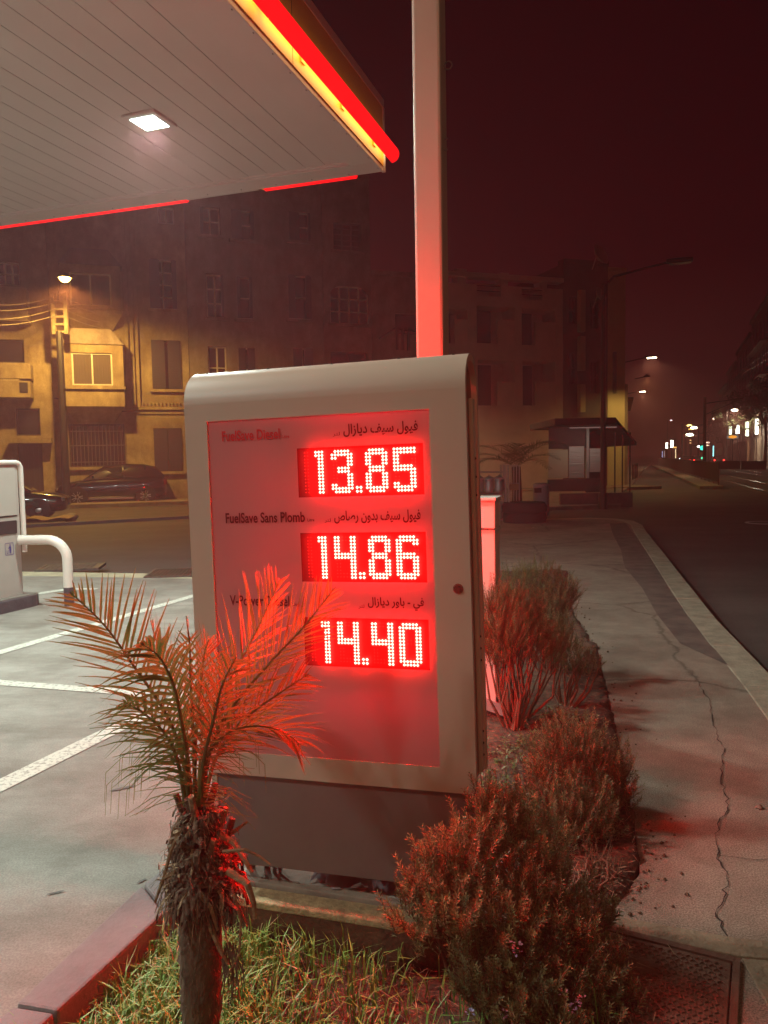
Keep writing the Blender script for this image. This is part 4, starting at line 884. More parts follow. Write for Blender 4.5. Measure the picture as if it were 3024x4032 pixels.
    b = MB(); b.box(wheels[0] + wr * 1.25, wheels[1] - wr * 1.25, -S[3][3] - .012, -S[3][3] * .97, S[3][1] + .02, S[3][1] + .09); b.obj('sill_trim', mat('chrome', (.5, .45, .4), .2, metal=.9), root)
    xm = (C[1][0] + C[-2][0]) / 2
    for x in (xm - .05, xm + .95):
        b = MB(); b.box(x - .09, x + .09, -S[3][3] - .016, -S[3][3] * .99, S[3][2] - .16, S[3][2] - .13); b.obj('door_handle', mp, root)
    return root
suvp = G(635 / 3.78, 768 + 1228 / 3.78, Z0); suvr = G(1190 / 3.78, 768 + 1210 / 3.78, Z0)
dv = (suvr.xy - suvp.xy); ang = math.atan2(0.28, 0.96)
ux = Vector((math.cos(ang), math.sin(ang))); wb = 2.62
o_ = suvp.xy - ux * 0.88
yl = Vector((-ux.y, ux.x))
car('parked_suv', 'dark SUV with five spoke alloy wheels parked in front of the arched grille', (0.012, 0.010, 0.018),
    [(0.0, .34, .68, .60), (.14, .26, .84, .84), (.55, .24, .96, .90), (1.25, .22, 1.05, .91), (2.2, .22, 1.08, .92), (3.3, .22, 1.12, .92), (4.1, .26, 1.14, .89), (4.38, .36, 1.08, .78)],
    [(1.12, 1.02, 1.06, .80, .74), (1.95, 1.06, 1.60, .84, .62), (2.65, 1.07, 1.67, .86, .64), (3.45, 1.08, 1.64, .85, .62), (3.95, 1.10, 1.52, .82, .60), (4.28, 1.10, 1.16, .74, .66)],
    (.88, .88 + wb), .35, (o_.x + yl.x * .82, o_.y + yl.y * .82, Z0), ang, mname='black_car_paint')
gp = G(320 / 3.78, 768 + 1348 / 3.78, Z0)
ang2 = math.pi + ang; ux = Vector((math.cos(ang2), math.sin(ang2))); yl = Vector((-ux.y, ux.x))
o_ = gp.xy - ux * 0.80
car('parked_hatchback', 'old dark green car with plain hubcaps, nose showing past the service unit', (0.010, 0.035, 0.022),
    [(0.0, .32, .60, .55), (.12, .24, .72, .76), (.5, .22, .80, .80), (1.1, .22, .88, .82), (2.1, .22, .92, .83), (3.0, .22, .93, .83), (3.6, .26, .92, .80), (3.85, .34, .80, .7)],
    [(1.0, .86, .90, .72, .66), (1.7, .9, 1.33, .76, .56), (2.3, .91, 1.39, .77, .57), (2.9, .92, 1.36, .76, .56), (3.3, .92, 1.22, .74, .56), (3.75, .88, .92, .66, .6)],
    (.80, 3.2), .30, (o_.x - yl.x * .72, o_.y - yl.y * .72, Z0), ang2, rim='cap', mname='green_car_paint')
# low kerb of the parking strip, cardboard and stone lying on it
a = G(-20, 1142, Z0); c = G(420, 1118, Z0); d = (c.xy - a.xy).normalized()
b = MB(); b.box(0, (c.xy - a.xy).length, -.09, .09, -.05, .07, frame(a.x, a.y, d.x, d.y, Z0)); tag(b.obj('divider_kerb', m_kerbg, bevel=.02), kind='structure')
p = G(108, 1126, Z0 + .08); b = MB(); n = 9
for i in range(n):
    for j in range(4): b.v.append((p.x + (i / 8 - .5) * 1.15, p.y + (j / 3 - .5) * .45 + (i / 8) * .1, Z0 + .10 + .09 * abs(math.sin(i * .55 + 1.2)) + .015 * j))
for i in range(n - 1):
    for j in range(3): q = i * 4 + j; b.f.append((q, q + 4, q + 5, q + 1))
tag(b.obj('cardboard_sheet', mat('cardboard', (.42, .27, .10), .85), fix=False), 'bent sheet of tan cardboard lying on the divider kerb', 'cardboard')
def rock(name, c, r, m, label, cat, sq=.7, seed=1, group=None):
    rg = random.Random(seed); bm = bmesh.new(); bmesh.ops.create_icosphere(bm, subdivisions=3, radius=1)
    ph = [rg.uniform(0, 6) for _ in range(6)]
    for v in bm.verts:
        k = 1 + .13 * math.sin(v.co.x * 3 + ph[0]) + .12 * math.sin(v.co.y * 4 + ph[1]) + .1 * math.sin(v.co.z * 5 + ph[2]) + .05 * math.sin(v.co.x * 9 + v.co.y * 8 + ph[3])
        v.co = Vector((v.co.x * r * k, v.co.y * r * k * .85, v.co.z * r * k * sq))
    me = bpy.data.meshes.new(name); bm.to_mesh(me); bm.free(); me.materials.append(m)
    for q in me.polygons: q.use_smooth = True
    o = bpy.data.objects.new(name, me); col.objects.link(o); o.location = c; return tag(o, label, cat, group)
p = G(149, 1127, Z0); rock('rubble_lump', (p.x, p.y, Z0 + .12), .22, m_kerb, 'pale lump of rubble beside the cardboard sheet', 'rubble', seed=2)
# ============================================================ KIOSK, RACK, BINS on the far side of the side street
KF = frame(*G(1235, 1080, Z0).xy, 1, 0.10, Z0)
def kloc(x, y, Y): return A(x, y, Y)
KY = 25.5
P = lambda x, y: A(x, y, KY)
m_wood = mat('dark_painted_wood', (.05, .035, .03), .7, var=.2, scale=4)
kr = thing('street_kiosk', 'dark corner kiosk with wide awning roof, pale slatted panels and a roof tube', 'kiosk', (P(1255, 1060).x, KY, Z0))
o = kr.location.copy()
def kb(x0, y0, x1, y1, d0, d1, name, m, **k):
    p0 = P(x0, y1) - o; p1 = P(x1, y0) - o; b = MB(); b.box(p0.x, p1.x, d0, d1, max(p0.z, -.02), p1.z); return b.obj(name, m, kr, **k)
kb(1184, 905, 1312, 922, -1.0, 3.2, 'roof', m_wood, bevel=.02)
kb(1216, 924, 1313, 928, -.98, -.9, 'roof_tube', glow('kiosk_tube', (.75, .5, .42), .2)); lamp('lamp_light', 'AREA', (P(1262, 940) - o) + Vector((0, -1.1, 0)), 5, (1, .85, .75), kr, to=(P(1250, 1010) - o) + Vector((0, 0, 0)), shape='RECTANGLE', size=1.4, size_y=.08)
b = MB(); a0 = P(1312, 908) - o; a1 = P(1362, 956) - o; b.add([(a0.x, -1.0, a0.z), (a1.x, -.6, a1.z), (a1.x, 3.0, a1.z), (a0.x, 3.2, a0.z), (a0.x, -1.0, a0.z - .12), (a1.x, -.6, a1.z - .1), (a1.x, 3.0, a1.z - .1), (a0.x, 3.2, a0.z - .12)], [(0, 1, 2, 3), (4, 5, 6, 7), (0, 1, 5, 4), (1, 2, 6, 5), (2, 3, 7, 6)]); b.obj('side_awning', m_wood, kr)
m_slat = mat('pale_corrugated_sheet', (.42, .38, .33), .4, metal=.3, bump=1.0, bscale=3, stretch=(.3, .3, 12))
kb(1184, 971, 1227, 1033, 0, .05, 'panel', mat('pale_board', (.46, .40, .26), .6), bevel=.01); kb(1229, 964, 1262, 1033, 0, .05, 'panel', m_slat, bevel=.01); kb(1274, 968, 1302, 1020, 0, .05, 'panel', m_slat, bevel=.01)
kb(1266, 925, 1272, 1033, -.05, .08, 'post', mat('pale_post', (.35, .30, .26), .6)); kb(1186, 922, 1266, 970, .02, .07, 'upper_wall', m_wood); kb(1184, 1034, 1302, 1062, -.02, .10, 'counter', m_wood)
kb(1303, 928, 1352, 1070, 2.2, 2.3, 'rear_wall', m_wood)
for x in (1318, 1334, 1350): kb(x, 935, x + 2.2, 1085, -.5, -.42, 'awning_post', m_dark)
kb(1200, 1062, 1352, 1096, -.7, -.5, 'low_parapet', mat('red_brown_parapet', (.12, .07, .06), .8, var=.2, scale=3))
# cylinder rack
RY = 18.6; P = lambda x, y: A(x, y, RY)
rk = thing('cylinder_rack', 'two deck steel rack full of grey gas cylinders behind the white cabinet', 'rack', (P(1060, 1120).x, RY, 0.0)); o = rk.location.copy()
m_steel = mat('galvanised_steel', (.40, .36, .36), .45, metal=.5)
def bar(b, x0, y0, x1, y1, r=.018, dy=0): p0 = P(x0, y0) - o; p1 = P(x1, y1) - o; b.tube([(p0.x, dy, p0.z), (p1.x, dy, p1.z)], r, 6)
b = MB()
for dy in (0, .7):
    for x in (985, 1091, 1097): bar(b, x, 1004 if x > 1090 else 1015, x + 4, 1129, .022, dy)
    for y in (1020, 1034, 1068, 1087, 1102, 1124): bar(b, 985, y, 1096, y, .018, dy)
b.obj('rack_frame', m_steel, rk)
def cyl(h, r, name='gas_cylinder'):
    b = MB(); b.lathe([(r * .8, 0), (r * .82, .03), (r, .05), (r, h * .72), (r * .93, h * .82), (r * .6, h * .90), (r * .25, h * .92), (.03, h * .93), (.03, h), (.0001, h)], (0, 0, 0), 16)
    return b
zd = P(1050, 1067).z; c0 = None; k = 0
for row, (zb, hh) in enumerate(((zd + .02, .42), (P(1050, 1124).z + .02, .40))):
    for i in range(5):
        x = P(996 + i * 21.5, 1060).x
        if row and i < 2: continue
        if c0 is None: c0 = cyl(.44, .115).obj('gas_cylinder', m_steel, smooth=True); q = c0
        else: q = c0.copy(); col.objects.link(q)
        q.location = (x, RY + .3, zb); tag(q, 'grey gas cylinder number %s from the left on the %s deck of the rack' % (['one', 'two', 'three', 'four', 'five'][i], ['upper', 'lower'][row]), 'gas cylinder', 'gas cylinders in the rack')
# grid panel, grey bin, dark tyre-like planter
gpn = thing('grid_panel', 'upright barred steel panel with a small tan plate right of the cylinder rack', 'panel', (P(1116, 1100).x, RY + .4, 0)); o = gpn.location.copy(); b = MB()
for x in (1104, 1110, 1116, 1122, 1128): bar(b, x, 1005, x, 1112, .014)
for y in (1006, 1045, 1088): bar(b, 1104, y, 1128, y, .012)
b.obj('bars', m_steel, gpn); p0 = P(1104, 1060) - o; p1 = P(1126, 1047) - o; b = MB(); b.box(p0.x, p1.x, -.03, -.015, p0.z, p1.z); b.obj('tan_plate', mat('tan_plate', (.32, .19, .10), .6), gpn)
BY = 20.0; p0 = A(1169, 1104, BY); p1 = A(1169, 1043, BY); r = (A(1186, 1070, BY).x - A(1152, 1070, BY).x) / 2; h = p1.z
b = MB(); b.lathe([(r * .85, 0), (r, .05), (r, h * .88), (r * 1.04, h * .9), (r * 1.04, h * .95), (r * .7, h), (.0001, h)], (0, 0, 0), 24)
tb = thing('litter_bin', 'round grey litter bin with a dark slot near the side street', 'bin', (p0.x, BY, 0)); b.obj('drum', mat('bin_grey', (.24, .24, .27), .5), tb, smooth=True)
b = MB(); b.box(-r * 1.02, -r * .1, -r * .98, -r * .5, h * .72, h * .86); b.obj('slot', m_black, tb)
b = MB(); R_ = .5; b.lathe([(.25, .0), (R_, .02), (R_ * 1.05, .14), (R_, .26), (R_ * 1.05, .28), (R_ * 1.08, .40), (R_ * .96, .50), (.30, .48), (.28, .3)], (0, 0, 0), 28)
pt = b.obj('tyre_stack', m_tyre, smooth=True); pt.location = (A(1136, 1110, 18.2).x, 18.4, -.02); tag(pt, 'two dark tyres stacked on the pavement right of the rack', 'tyre stack')
# ============================================================ distant palm by the kiosk
m_leaf = mat('palm_leaf_green', (0.060, 0.085, 0.022), .45, color2=(.10, .12, .035), scale=9)
def translucent(m, f, c):
    t = m.node_tree; pb = t.nodes['Principled BSDF']; tl = t.nodes.new('ShaderNodeBsdfTranslucent'); mx = t.nodes.new('ShaderNodeMixShader'); mx.inputs[0].default_value = f
    tl.inputs['Color'].default_value = (*c, 1); t.links.new(pb.outputs[0], mx.inputs[1]); t.links.new(tl.outputs[0], mx.inputs[2]); t.links.new(mx.outputs[0], t.nodes['Material Output'].inputs[0])
def leaflet(b, p, d, up, L, wd, droop, seg=4):
    d = d.normalized(); side = d.cross(up).normalized(); pts = []
    for i in range(seg + 1):
        t = i / seg; q = p + d * (L * t) + Vector((0, 0, -droop * L * t * t)); w_ = wd * (1 - t) ** .6 * (0.55 + .45 * min(1, t * 5)) if i < seg else 0.0004
        pts.append((q, w_))
    n = len(b.v)
    for q, w_ in pts:
        b.v.append(tuple(q - side * w_)); b.v.append(tuple(q - up * w_ * .35)); b.v.append(tuple(q + side * w_))
    for i in range(seg):
        k = n + 3 * i; b.f.append((k, k + 1, k + 4, k + 3)); b.f.append((k + 1, k + 2, k + 5, k + 4))
def frond(pts, L0, n, wd, droop=.25, twist=0.0, rg=random, rr_=.006, lift=.35, gap0=.12, spread=1.0):
    """rachis through pts, leaflets in pairs"""
    pts = [Vector(p) for p in pts]; b = MB(); sm = []
    m = len(pts) - 1
    for i in range(n + 1):
        t = i / n * m; k = min(int(t), m - 1); f = t - k
        p0 = pts[max(k - 1, 0)]; p1 = pts[k]; p2 = pts[k + 1]; p3 = pts[min(k + 2, m)]
        sm.append(.5 * ((2 * p1) + (p2 - p0) * f + (2 * p0 - 5 * p1 + 4 * p2 - p3) * f * f + (3 * p1 - p0 - 3 * p2 + p3) * f ** 3))
    b.tube(sm, [rr_ * (1 - .8 * i / n) for i in range(n + 1)], 5)
    for i in range(1, n + 1):
        t = i / n
        if t < gap0: continue
        d = (sm[i] - sm[i - 1]).normalized(); h = Vector((0, 0, 1)); s = d.cross(h)
        s = s.normalized() if s.length > .05 else Vector((1, 0, 0)); up = s.cross(d).normalized()
        if twist: R = Matrix.Rotation(twist, 3, d); s = R @ s; up = R @ up
        for sg_ in (-1, 1):
            for rep in range(1):
                u_ = (t - gap0) / (1 - gap0)
                L = L0 * (math.sin(math.pi * min(1, u_ * .80 + .22)) ** .6) * rg.uniform(.82, 1.12)
                fw = .55 + 1.0 * u_ + rg.uniform(-.15, .2)
                dd = (s * sg_ * spread + d * fw + up * (lift + rg.uniform(-.18, .18)))
                leaflet(b, sm[i] - d * rg.uniform(0, .01), dd, up, L, wd * rg.uniform(.8, 1.15), droop * rg.uniform(.5, 1.6))
    return b
fpm = thing('street_palm', 'dark young palm standing by the kiosk behind the cylinder rack', 'palm', (A(1120, 1090, 20.5).x, 20.8, 0))
b = MB(); b.tube([(0, 0, -.1), (.02, 0, .6), (0, .02, 1.3)], [.16, .13, .12], 10); b.obj('trunk', mat('palm_bark', (.10, .065, .045), .9, bump=1, bscale=20), fpm)
rg = random.Random(5)
for k in range(13):
    t = 2 * math.pi * k / 13 + rg.uniform(-.2, .2); el = rg.uniform(.5, 1.35); L = rg.uniform(1.5, 2.0); d = Vector((math.cos(t), math.sin(t), 0))
    pts = [Vector((0, 0, 1.25)) + d * L * q * math.cos(el * (1 - .3 * q)) + Vector((0, 0, L * (q * math.sin(el) - .55 * q * q))) for q in (0, .25, .5, .75, 1)]
    frond(pts, .42, 20, .014, rg=rg).obj('frond', m_leaf, fpm, fix=False)
# ============================================================ YOUNG PALM in the bed (in front of the sign)
m_front = mat('palm_leaf_fresh', (0.08, 0.11, 0.022), .38, color2=(.15, .155, .035), scale=14)
translucent(m_front, .25, (.22, .26, .07))
m_dry = mat('dry_palm_fibre', (.20, .12, .065), .85, color2=(.34, .23, .13), scale=22, bump=.6, bscale=60)
m_trunk = mat('hairy_palm_trunk', (.075, .045, .028), .95, color2=(.15, .095, .06), scale=26, bump=1.0, bscale=45, stretch=(1, 1, .4))
PB = Vector((-0.52, 1.98, soil_z(0, 2.0)))
palm = thing('young_palm', 'young date palm with shaggy cut leaf stubs in front of the price sign', 'palm', PB)
def W(x, y, Y): return A(x, y, Y) - PB
zt = W(418, 1950, 1.98).z
b = MB(); N_ = 30; n = 22
for i in range(N_ + 1):
    t = i / N_; z = -.03 + (zt + .12) * t; r = .037 + .012 * t + .010 * math.sin(t * 3.0)
    cx = W(415 + 6 * t, 2150, 1.98).x * 0 + .012 * t
    for j in range(n):
        a = 2 * math.pi * j / n; q = r * (1 + .07 * math.sin(a * 5 + i * 1.9) + .06 * math.sin(a * 9 - i * 2.7) + rnd() * .05)
        b.v.append((cx + q * math.cos(a), q * math.sin(a), z))
for i in range(N_):
    for j in range(n): q = i * n; b.f.append((q + j, q + (j + 1) % n, q + n + (j + 1) % n, q + n + j))
b.obj('trunk', m_trunk, palm, smooth='all')
# trunk hair
rg = random.Random(11)
def strip(b, pts, w0, w1, nrm=None, fold=.25):
    pts = [Vector(p) for p in pts]; n = len(b.v); k = len(pts)
    for i, p in enumerate(pts):
        d = (pts[min(i + 1, k - 1)] - pts[max(i - 1, 0)]).normalized(); u_ = nrm or Vector((0, 0, 1)); s = d.cross(u_)
        s = s.normalized() if s.length > .05 else Vector((1, 0, 0)); w_ = w0 + (w1 - w0) * (i / (k - 1)); up = s.cross(d)
        b.v += [tuple(p - s * w_), tuple(p + up * w_ * fold), tuple(p + s * w_)]
    for i in range(k - 1): q = n + 3 * i; b.f += [(q, q + 1, q + 4, q + 3), (q + 1, q + 2, q + 5, q + 4)]
b = MB()
for k in range(420):
    a = rg.uniform(0, 6.283); z = rg.uniform(.02, zt + .05); r = .046; d = Vector((math.cos(a), math.sin(a), 0)); p = d * r + Vector((.01, 0, z)); L = rg.uniform(.005, .014)
    strip(b, [p, p + d * L * .5 - Vector((0, 0, L * .6)), p + d * L * .75 - Vector((0, 0, L * 1.6))], .0011, .0003)
b.obj('trunk_fibre', m_dry, palm, fix=False)
# shaggy boot zone: dark ball of old leaf bases, tapering up into the petioles
zb = zt; ztop = W(425, 1735, 1.98).z; HB = ztop - zb
def brad(t): return .050 + .052 * math.exp(-((t - .28) / .24) ** 2) - .018 * max(0, t - .5) * 2
b = MB()
for i in range(25):
    t = i / 24; z = zb - .02 + HB * t
    for j in range(26):
        a = 2 * math.pi * j / 26; q = brad(t) * .82 * (1 + .15 * math.sin(a * 4 + i * 1.3) + .12 * math.sin(a * 7 - i * 2.1) + rg.uniform(-.12, .12)); b.v.append((.018 + q * math.cos(a), q * math.sin(a), z))
for i in range(24):
    for j in range(26): q = i * 26; b.f.append((q + j, q + (j + 1) % 26, q + 26 + (j + 1) % 26, q + 26 + j))
b.obj('boot_core', m_trunk, palm, smooth='all')
for m_, cnt, ws, nm in ((m_trunk, 700, (.0015, .003, .005, .008), 'old_leaf_base'), (m_dry, 520, (.0007, .001, .0018, .004), 'boot_fibre')):
    b = MB()
    for k in range(cnt):
        t = rg.random() ** 1.3; a = rg.uniform(0, 6.283); z = zb + HB * t; d = Vector((math.cos(a), math.sin(a), 0)); r = brad(t) * .85
        p = d * r + Vector((.018, 0, z)); L = rg.uniform(.018, .055); c_ = Vector((rg.uniform(-.6, .6), rg.uniform(-.6, .6), 0)); up_ = rg.uniform(-.5, 1.0) if t > .35 else rg.uniform(-1.0, .5)
        q1 = p + (d + c_ * .5) * L * .5 + Vector((0, 0, L * up_ * .5)); q2 = q1 + (d * .5 + c_) * L * .45 + Vector((0, 0, L * (up_ - rg.uniform(.2, 1.2)) * .6))
        w_ = rg.choice(ws); strip(b, [p, q1, q2, q2 - Vector((0, 0, L * rg.uniform(.05, .5))) + c_ * L * .2], w_, w_ * .3)
    b.obj(nm, m_, palm, fix=False)
for k in range(20):       # cut leaf stubs
    t = rg.uniform(.42, .95); a = k * 2.4; z = zb + HB * t; d = Vector((math.cos(a), math.sin(a), 0)); L = rg.uniform(.04, .085)
    p = d * brad(t) * .7 + Vector((.018, 0, z)); b = MB(); b.tube([p, p + d * L * .25 + Vector((0, 0, L * .5)), p + d * L * .42 + Vector((0, 0, L))], [.013, .010, .0085], 6); b.obj('leaf_stub', m_trunk if k % 3 else m_dry, palm)
# curled dead leaves hanging off
for pts, w_ in (([(392, 1790, 1.95), (370, 1835, 1.93), (355, 1890, 1.92), (345, 1925, 1.92)], .006), ([(395, 1765, 2.0), (378, 1790, 2.0), (366, 1830, 2.02)], .010), ([(480, 1840, 1.9), (530, 1835, 1.9), (560, 1850, 1.9), (584, 1867, 1.9)], .005),
                ([(470, 1800, 1.95), (505, 1820, 1.95), (530, 1860, 1.93), (545, 1885, 1.93)], .009), ([(500, 1800, 2.0), (535, 1775, 2.0)], .006), ([(490, 1880, 1.9), (535, 1910, 1.88), (548, 1950, 1.88), (550, 1985, 1.88)], .010),
                ([(450, 1990, 1.92), (475, 2050, 1.92), (494, 2085, 1.92)], .008), ([(505, 1930, 1.9), (520, 1990, 1.9), (517, 2060, 1.9), (490, 2110, 1.9)], .004), ([(385, 1880, 1.92), (352, 1900, 1.9), (335, 1950, 1.9)], .006), ([(430, 1930, 1.9), (455, 1960, 1.89), (470, 2010, 1.89)], .007)):
    b = MB(); strip(b, [W(*p) for p in pts], w_, w_ * .5, Vector((.3, -1, .2)), .4)
    b.obj('dead_leaf', m_dry, palm, fix=False)
b = MB()
for k in range(26):
    p = W(rg.uniform(478, 510), rg.uniform(2030, 2075), 1.92); q = p + Vector((rg.uniform(-.02, .03), 0, -rg.uniform(.06, .16))); strip(b, [p, (p + q) / 2 + Vector((.008, 0, 0)), q], .0022, .0008, Vector((0, -1, 0)))
b.obj('hanging_leaf', m_trunk, palm, fix=False)
# petioles bundle and fronds: (sight points with depth), leaflet length, count, twist
FR = [
    ([(408, 1740, 1.98), (395, 1640, 1.97), (360, 1545, 1.95), (290, 1440, 1.92), (225, 1350, 1.88), (150, 1278, 1.84)], .20, 34, 1.15, .10),
    ([(412, 1740, 1.97), (405, 1640, 1.93), (392, 1560, 1.86), (375, 1480, 1.80), (345, 1420, 1.76), (305, 1390, 1.73)], .19, 26, .9, .45),
    ([(436, 1740, 1.99), (455, 1620, 2.00), (500, 1530, 2.03), (580, 1435, 2.07), (655, 1355, 2.10), (725, 1268, 2.13)], .20, 38, -1.1, .08),
    ([(428, 1740, 2.02), (440, 1600, 2.08), (490, 1480, 2.15), (540, 1390, 2.20), (575, 1320, 2.24), (606, 1250, 2.27)], .19, 34, -1.2, .06),
    ([(432, 1740, 1.95), (445, 1640, 1.92), (490, 1585, 1.90), (550, 1568, 1.90), (610, 1580, 1.91), (650, 1610, 1.92)], .17, 26, -.9, .25),
    ([(415, 1740, 2.03), (400, 1600, 2.08), (375, 1490, 2.14), (345, 1410, 2.18), (325, 1340, 2.22)], .17, 28, 1.1, .12),
    ([(420, 1740, 2.0), (422, 1600, 2.02), (432, 1500, 2.04), (440, 1420, 2.05), (452, 1380, 2.05)], .13, 18, .6, .1),
    ([(422, 1740, 1.98), (418, 1600, 1.97), (412, 1480, 1.97), (410, 1400, 1.97), (402, 1330, 1.97)], .06, 12, .2, .0),
    ([(400, 1740, 1.96), (388, 1660, 1.93), (360, 1590, 1.90), (310, 1540, 1.87), (265, 1515, 1.85)], .16, 20, 1.0, .35),
    ([(428, 1740, 1.96), (440, 1640, 1.90), (460, 1560, 1.84), (480, 1480, 1.80), (510, 1420, 1.77)], .16, 22, -.8, .3),
    ([(440, 1740, 2.0), (465, 1640, 2.03), (520, 1560, 2.08), (600, 1500, 2.12), (668, 1455, 2.15)], .17, 26, -1.2, .15),
]
for k, (pts, L, n_, tw, dr) in enumerate(FR):
    b = frond([W(*p) for p in pts], L * 1.1, int(n_ * 1.25), .0041 if k != 1 else .0062, droop=dr, twist=tw, rg=rg, rr_=.0065, lift=.25, gap0=.22)
    b.obj('frond', m_front, palm, fix=False)
b = MB()
for k in range(70):      # stiff spines and loose threads on the petioles
    t = rg.random(); p = W(rg.uniform(400, 445), 1740 - 150 * t, rg.uniform(1.94, 2.0)); s_ = rg.choice((-1, 1)); L = rg.uniform(.04, .15)
    q = p + Vector((s_ * L * .6, -L * .3, L * rg.uniform(-.1, .25))); r_ = q + Vector((s_ * L * .5, -L * .1, -L * rg.uniform(.0, .6))); strip(b, [p, q, r_], .0016, .0004, Vector((0, -1, .3)))
for k in range(22):
    p = W(rg.uniform(395, 440), rg.uniform(1590, 1700), 1.93); s_ = rg.choice((-1, -1, 1)); L = rg.uniform(.12, .26)
    pts = [p + Vector((s_ * L * math.sin(a * 1.25) * .8, -.03 * a, L * (.32 * math.sin(a * 1.6) - .28 * a * a))) for a in (0, .35, .7, 1.05, 1.4)]; strip(b, pts, .0024, .0004, Vector((0, -.6, 1)))
b.obj('spines', m_front, palm, fix=False)
# ============================================================ SHRUBS
m_rose = mat('rosemary_leaf', (0.10, 0.105, 0.036), .55, color2=(.22, .19, .08), scale=16)
m_rose2 = mat('rosemary_leaf_dull', (0.07, 0.085, 0.03), .6, color2=(.15, .155, .06), scale=16)
translucent(m_rose, .3, (.22, .20, .08)); translucent(m_rose2, .3, (.18, .18, .07))
m_twig = mat('woody_twig', (.16, .09, .055), .85)
m_shoot = mat('olive_young_shoot', (0.17, 0.19, 0.06), .5, color2=(.30, .24, .10), scale=30); translucent(m_shoot, .25, (.2, .2, .07))
def bush(label, blobs, n, sl, nl, nw, m, seed, base, needles=34, twigs=26, cat='shrub', up=1.0):
    rg = random.Random(seed); root = thing('rosemary_bush', label, cat, base)
    B = [(A(x, y, Y) - root.location, r) for x, y, Y, r in blobs]; tot = sum(r ** 2 for _, r in B)
    b = MB(); bt = MB(); st = MB()
    for c, r in B:
        for _ in range(int(n * r * r / tot)):
            while True:
                d = Vector((rg.gauss(0, 1), rg.gauss(0, 1), rg.gauss(.25, 1))); 
                if d.length > .1: break
            d.normalize(); q = r * rg.uniform(.45, 1.04); p = c + Vector((d.x * q, d.y * q, d.z * q * .9))
            if p.z + root.location.z < .0: continue
            ax = (d * .55 + Vector((rg.uniform(-.35, .35), rg.uniform(-.35, .35), up))).normalized(); L = sl * rg.uniform(.6, 1.35)
            bend = Vector((rg.uniform(-1, 1), rg.uniform(-1, 1), 0)) * .25
            s1 = ax.cross(Vector((.3, .7, .1))).normalized(); s2 = ax.cross(s1)
            p0 = p - ax * L * .5; st.tube([p0, p + bend * L * .1, p + ax * L * .48 + bend * L * .35], [.0018, .0014, .0006], 3, cap=False)
            tb_ = bt if rg.random() < .3 else b; V = tb_.v; Fc = tb_.f
            nn = int(needles * rg.uniform(.8, 1.15))
            for i in range(nn):
                t = (i + .5) / nn; g = p0 + ax * L * t + bend * L * .35 * t * t; a = i * 2.399
                lat = s1 * math.cos(a) + s2 * math.sin(a); dirn = (lat + ax * rg.uniform(.5, 1.3)).normalized(); l_ = nl * (1 - .45 * t) * rg.uniform(.75, 1.2)
                w_ = dirn.cross(ax); w_ = w_.normalized() * nw if w_.length > .05 else s1 * nw
                tip = g + dirn * l_; mid = g + dirn * l_ * .5 + ax * l_ * .08; j = len(V)
                V += [tuple(g), tuple(mid - w_), tuple(tip), tuple(mid + w_)]; Fc.append((j, j + 1, j + 2, j + 3))
    b.obj('foliage', m, root, fix=False); bt.obj('young_shoots', m_shoot, root, fix=False); st.obj('sprig_stems', m_twig, root, fix=False)
    br = MB(); base_ = Vector((0, 0, 0))
    for i in range(twigs):
        c, r = rg.choice(B); e_ = c + Vector((rg.uniform(-r, r) * .7, rg.uniform(-r, r) * .7, rg.uniform(-.2, .7) * r)); m1 = Vector((e_.x * .5 + rg.uniform(-.06, .06), e_.y * .5 + rg.uniform(-.06, .06), max(.02, e_.z * .35)))
        br.tube([base_ + Vector((rg.uniform(-.03, .03), rg.uniform(-.03, .03), -.04)), m1, (m1 + e_) / 2 + Vector((rg.uniform(-.03, .03), rg.uniform(-.03, .03), .02)), e_], [.011, .007, .004, .002], 5, cap=False)
    br.obj('branches', m_twig, root, smooth='all', fix=False)
    return root
g = lambda x, y, Y, z=.0: Vector((A(x, y, Y).x, Y, z))
nb = bush('large bushy rosemary with small pink flowers in the near foreground beside the hatch', [(1065, 1785, 2.30, .12), (1010, 1850, 2.20, .14), (945, 1910, 2.16, .10), (1130, 1850, 2.35, .15), (1180, 1930, 2.35, .15), (900, 1975, 2.12, .09), (990, 1960, 2.12, .15), (1090, 1980, 2.12, .17),
     (1200, 2050, 2.15, .15), (1270, 2110, 2.12, .12), (1130, 2110, 2.05, .16), (1300, 2170, 2.08, .10), (1220, 2190, 2.00, .14), (1040, 2100, 2.05, .12), (1290, 1990, 2.3, .07), (1045, 1725, 2.32, .05), (1150, 2230, 1.95, .14)],
     1300, .095, .028, .0021, m_rose, 21, g(1090, 2180, 2.16, -.1), needles=40, twigs=40)
o = nb.location
for k, (x, y, cl_) in enumerate(((1105, 2038, 0), (1122, 2046, 0), (1118, 2056, 1), (1245, 2168, 1), (1232, 2180, 1), (1258, 2160, 0), (1088, 2190, 0), (1102, 2200, 0), (1015, 2190, 2), (1218, 2145, 0))):
    c = A(x, y, 1.93 if y > 2100 else 1.97) - o; b = MB(); rg = random.Random(k)
    for q in range(9):
        d = Vector((rg.gauss(0, 1), rg.gauss(0, 1), rg.gauss(.4, .8))).normalized(); p = c + d * .006; s1 = d.cross(Vector((.2, .1, 1))).normalized() * .0035; b.add([p, p + d * .006 + s1, p + d * .010, p + d * .006 - s1], [(0, 1, 2, 3)])
    b.obj('flower', [mat('pink_flower', (.60, .30, .40), .6), mat('mauve_flower', (.45, .28, .50), .6), mat('violet_flower', (.30, .28, .50), .6)][cl_], nb, fix=False)
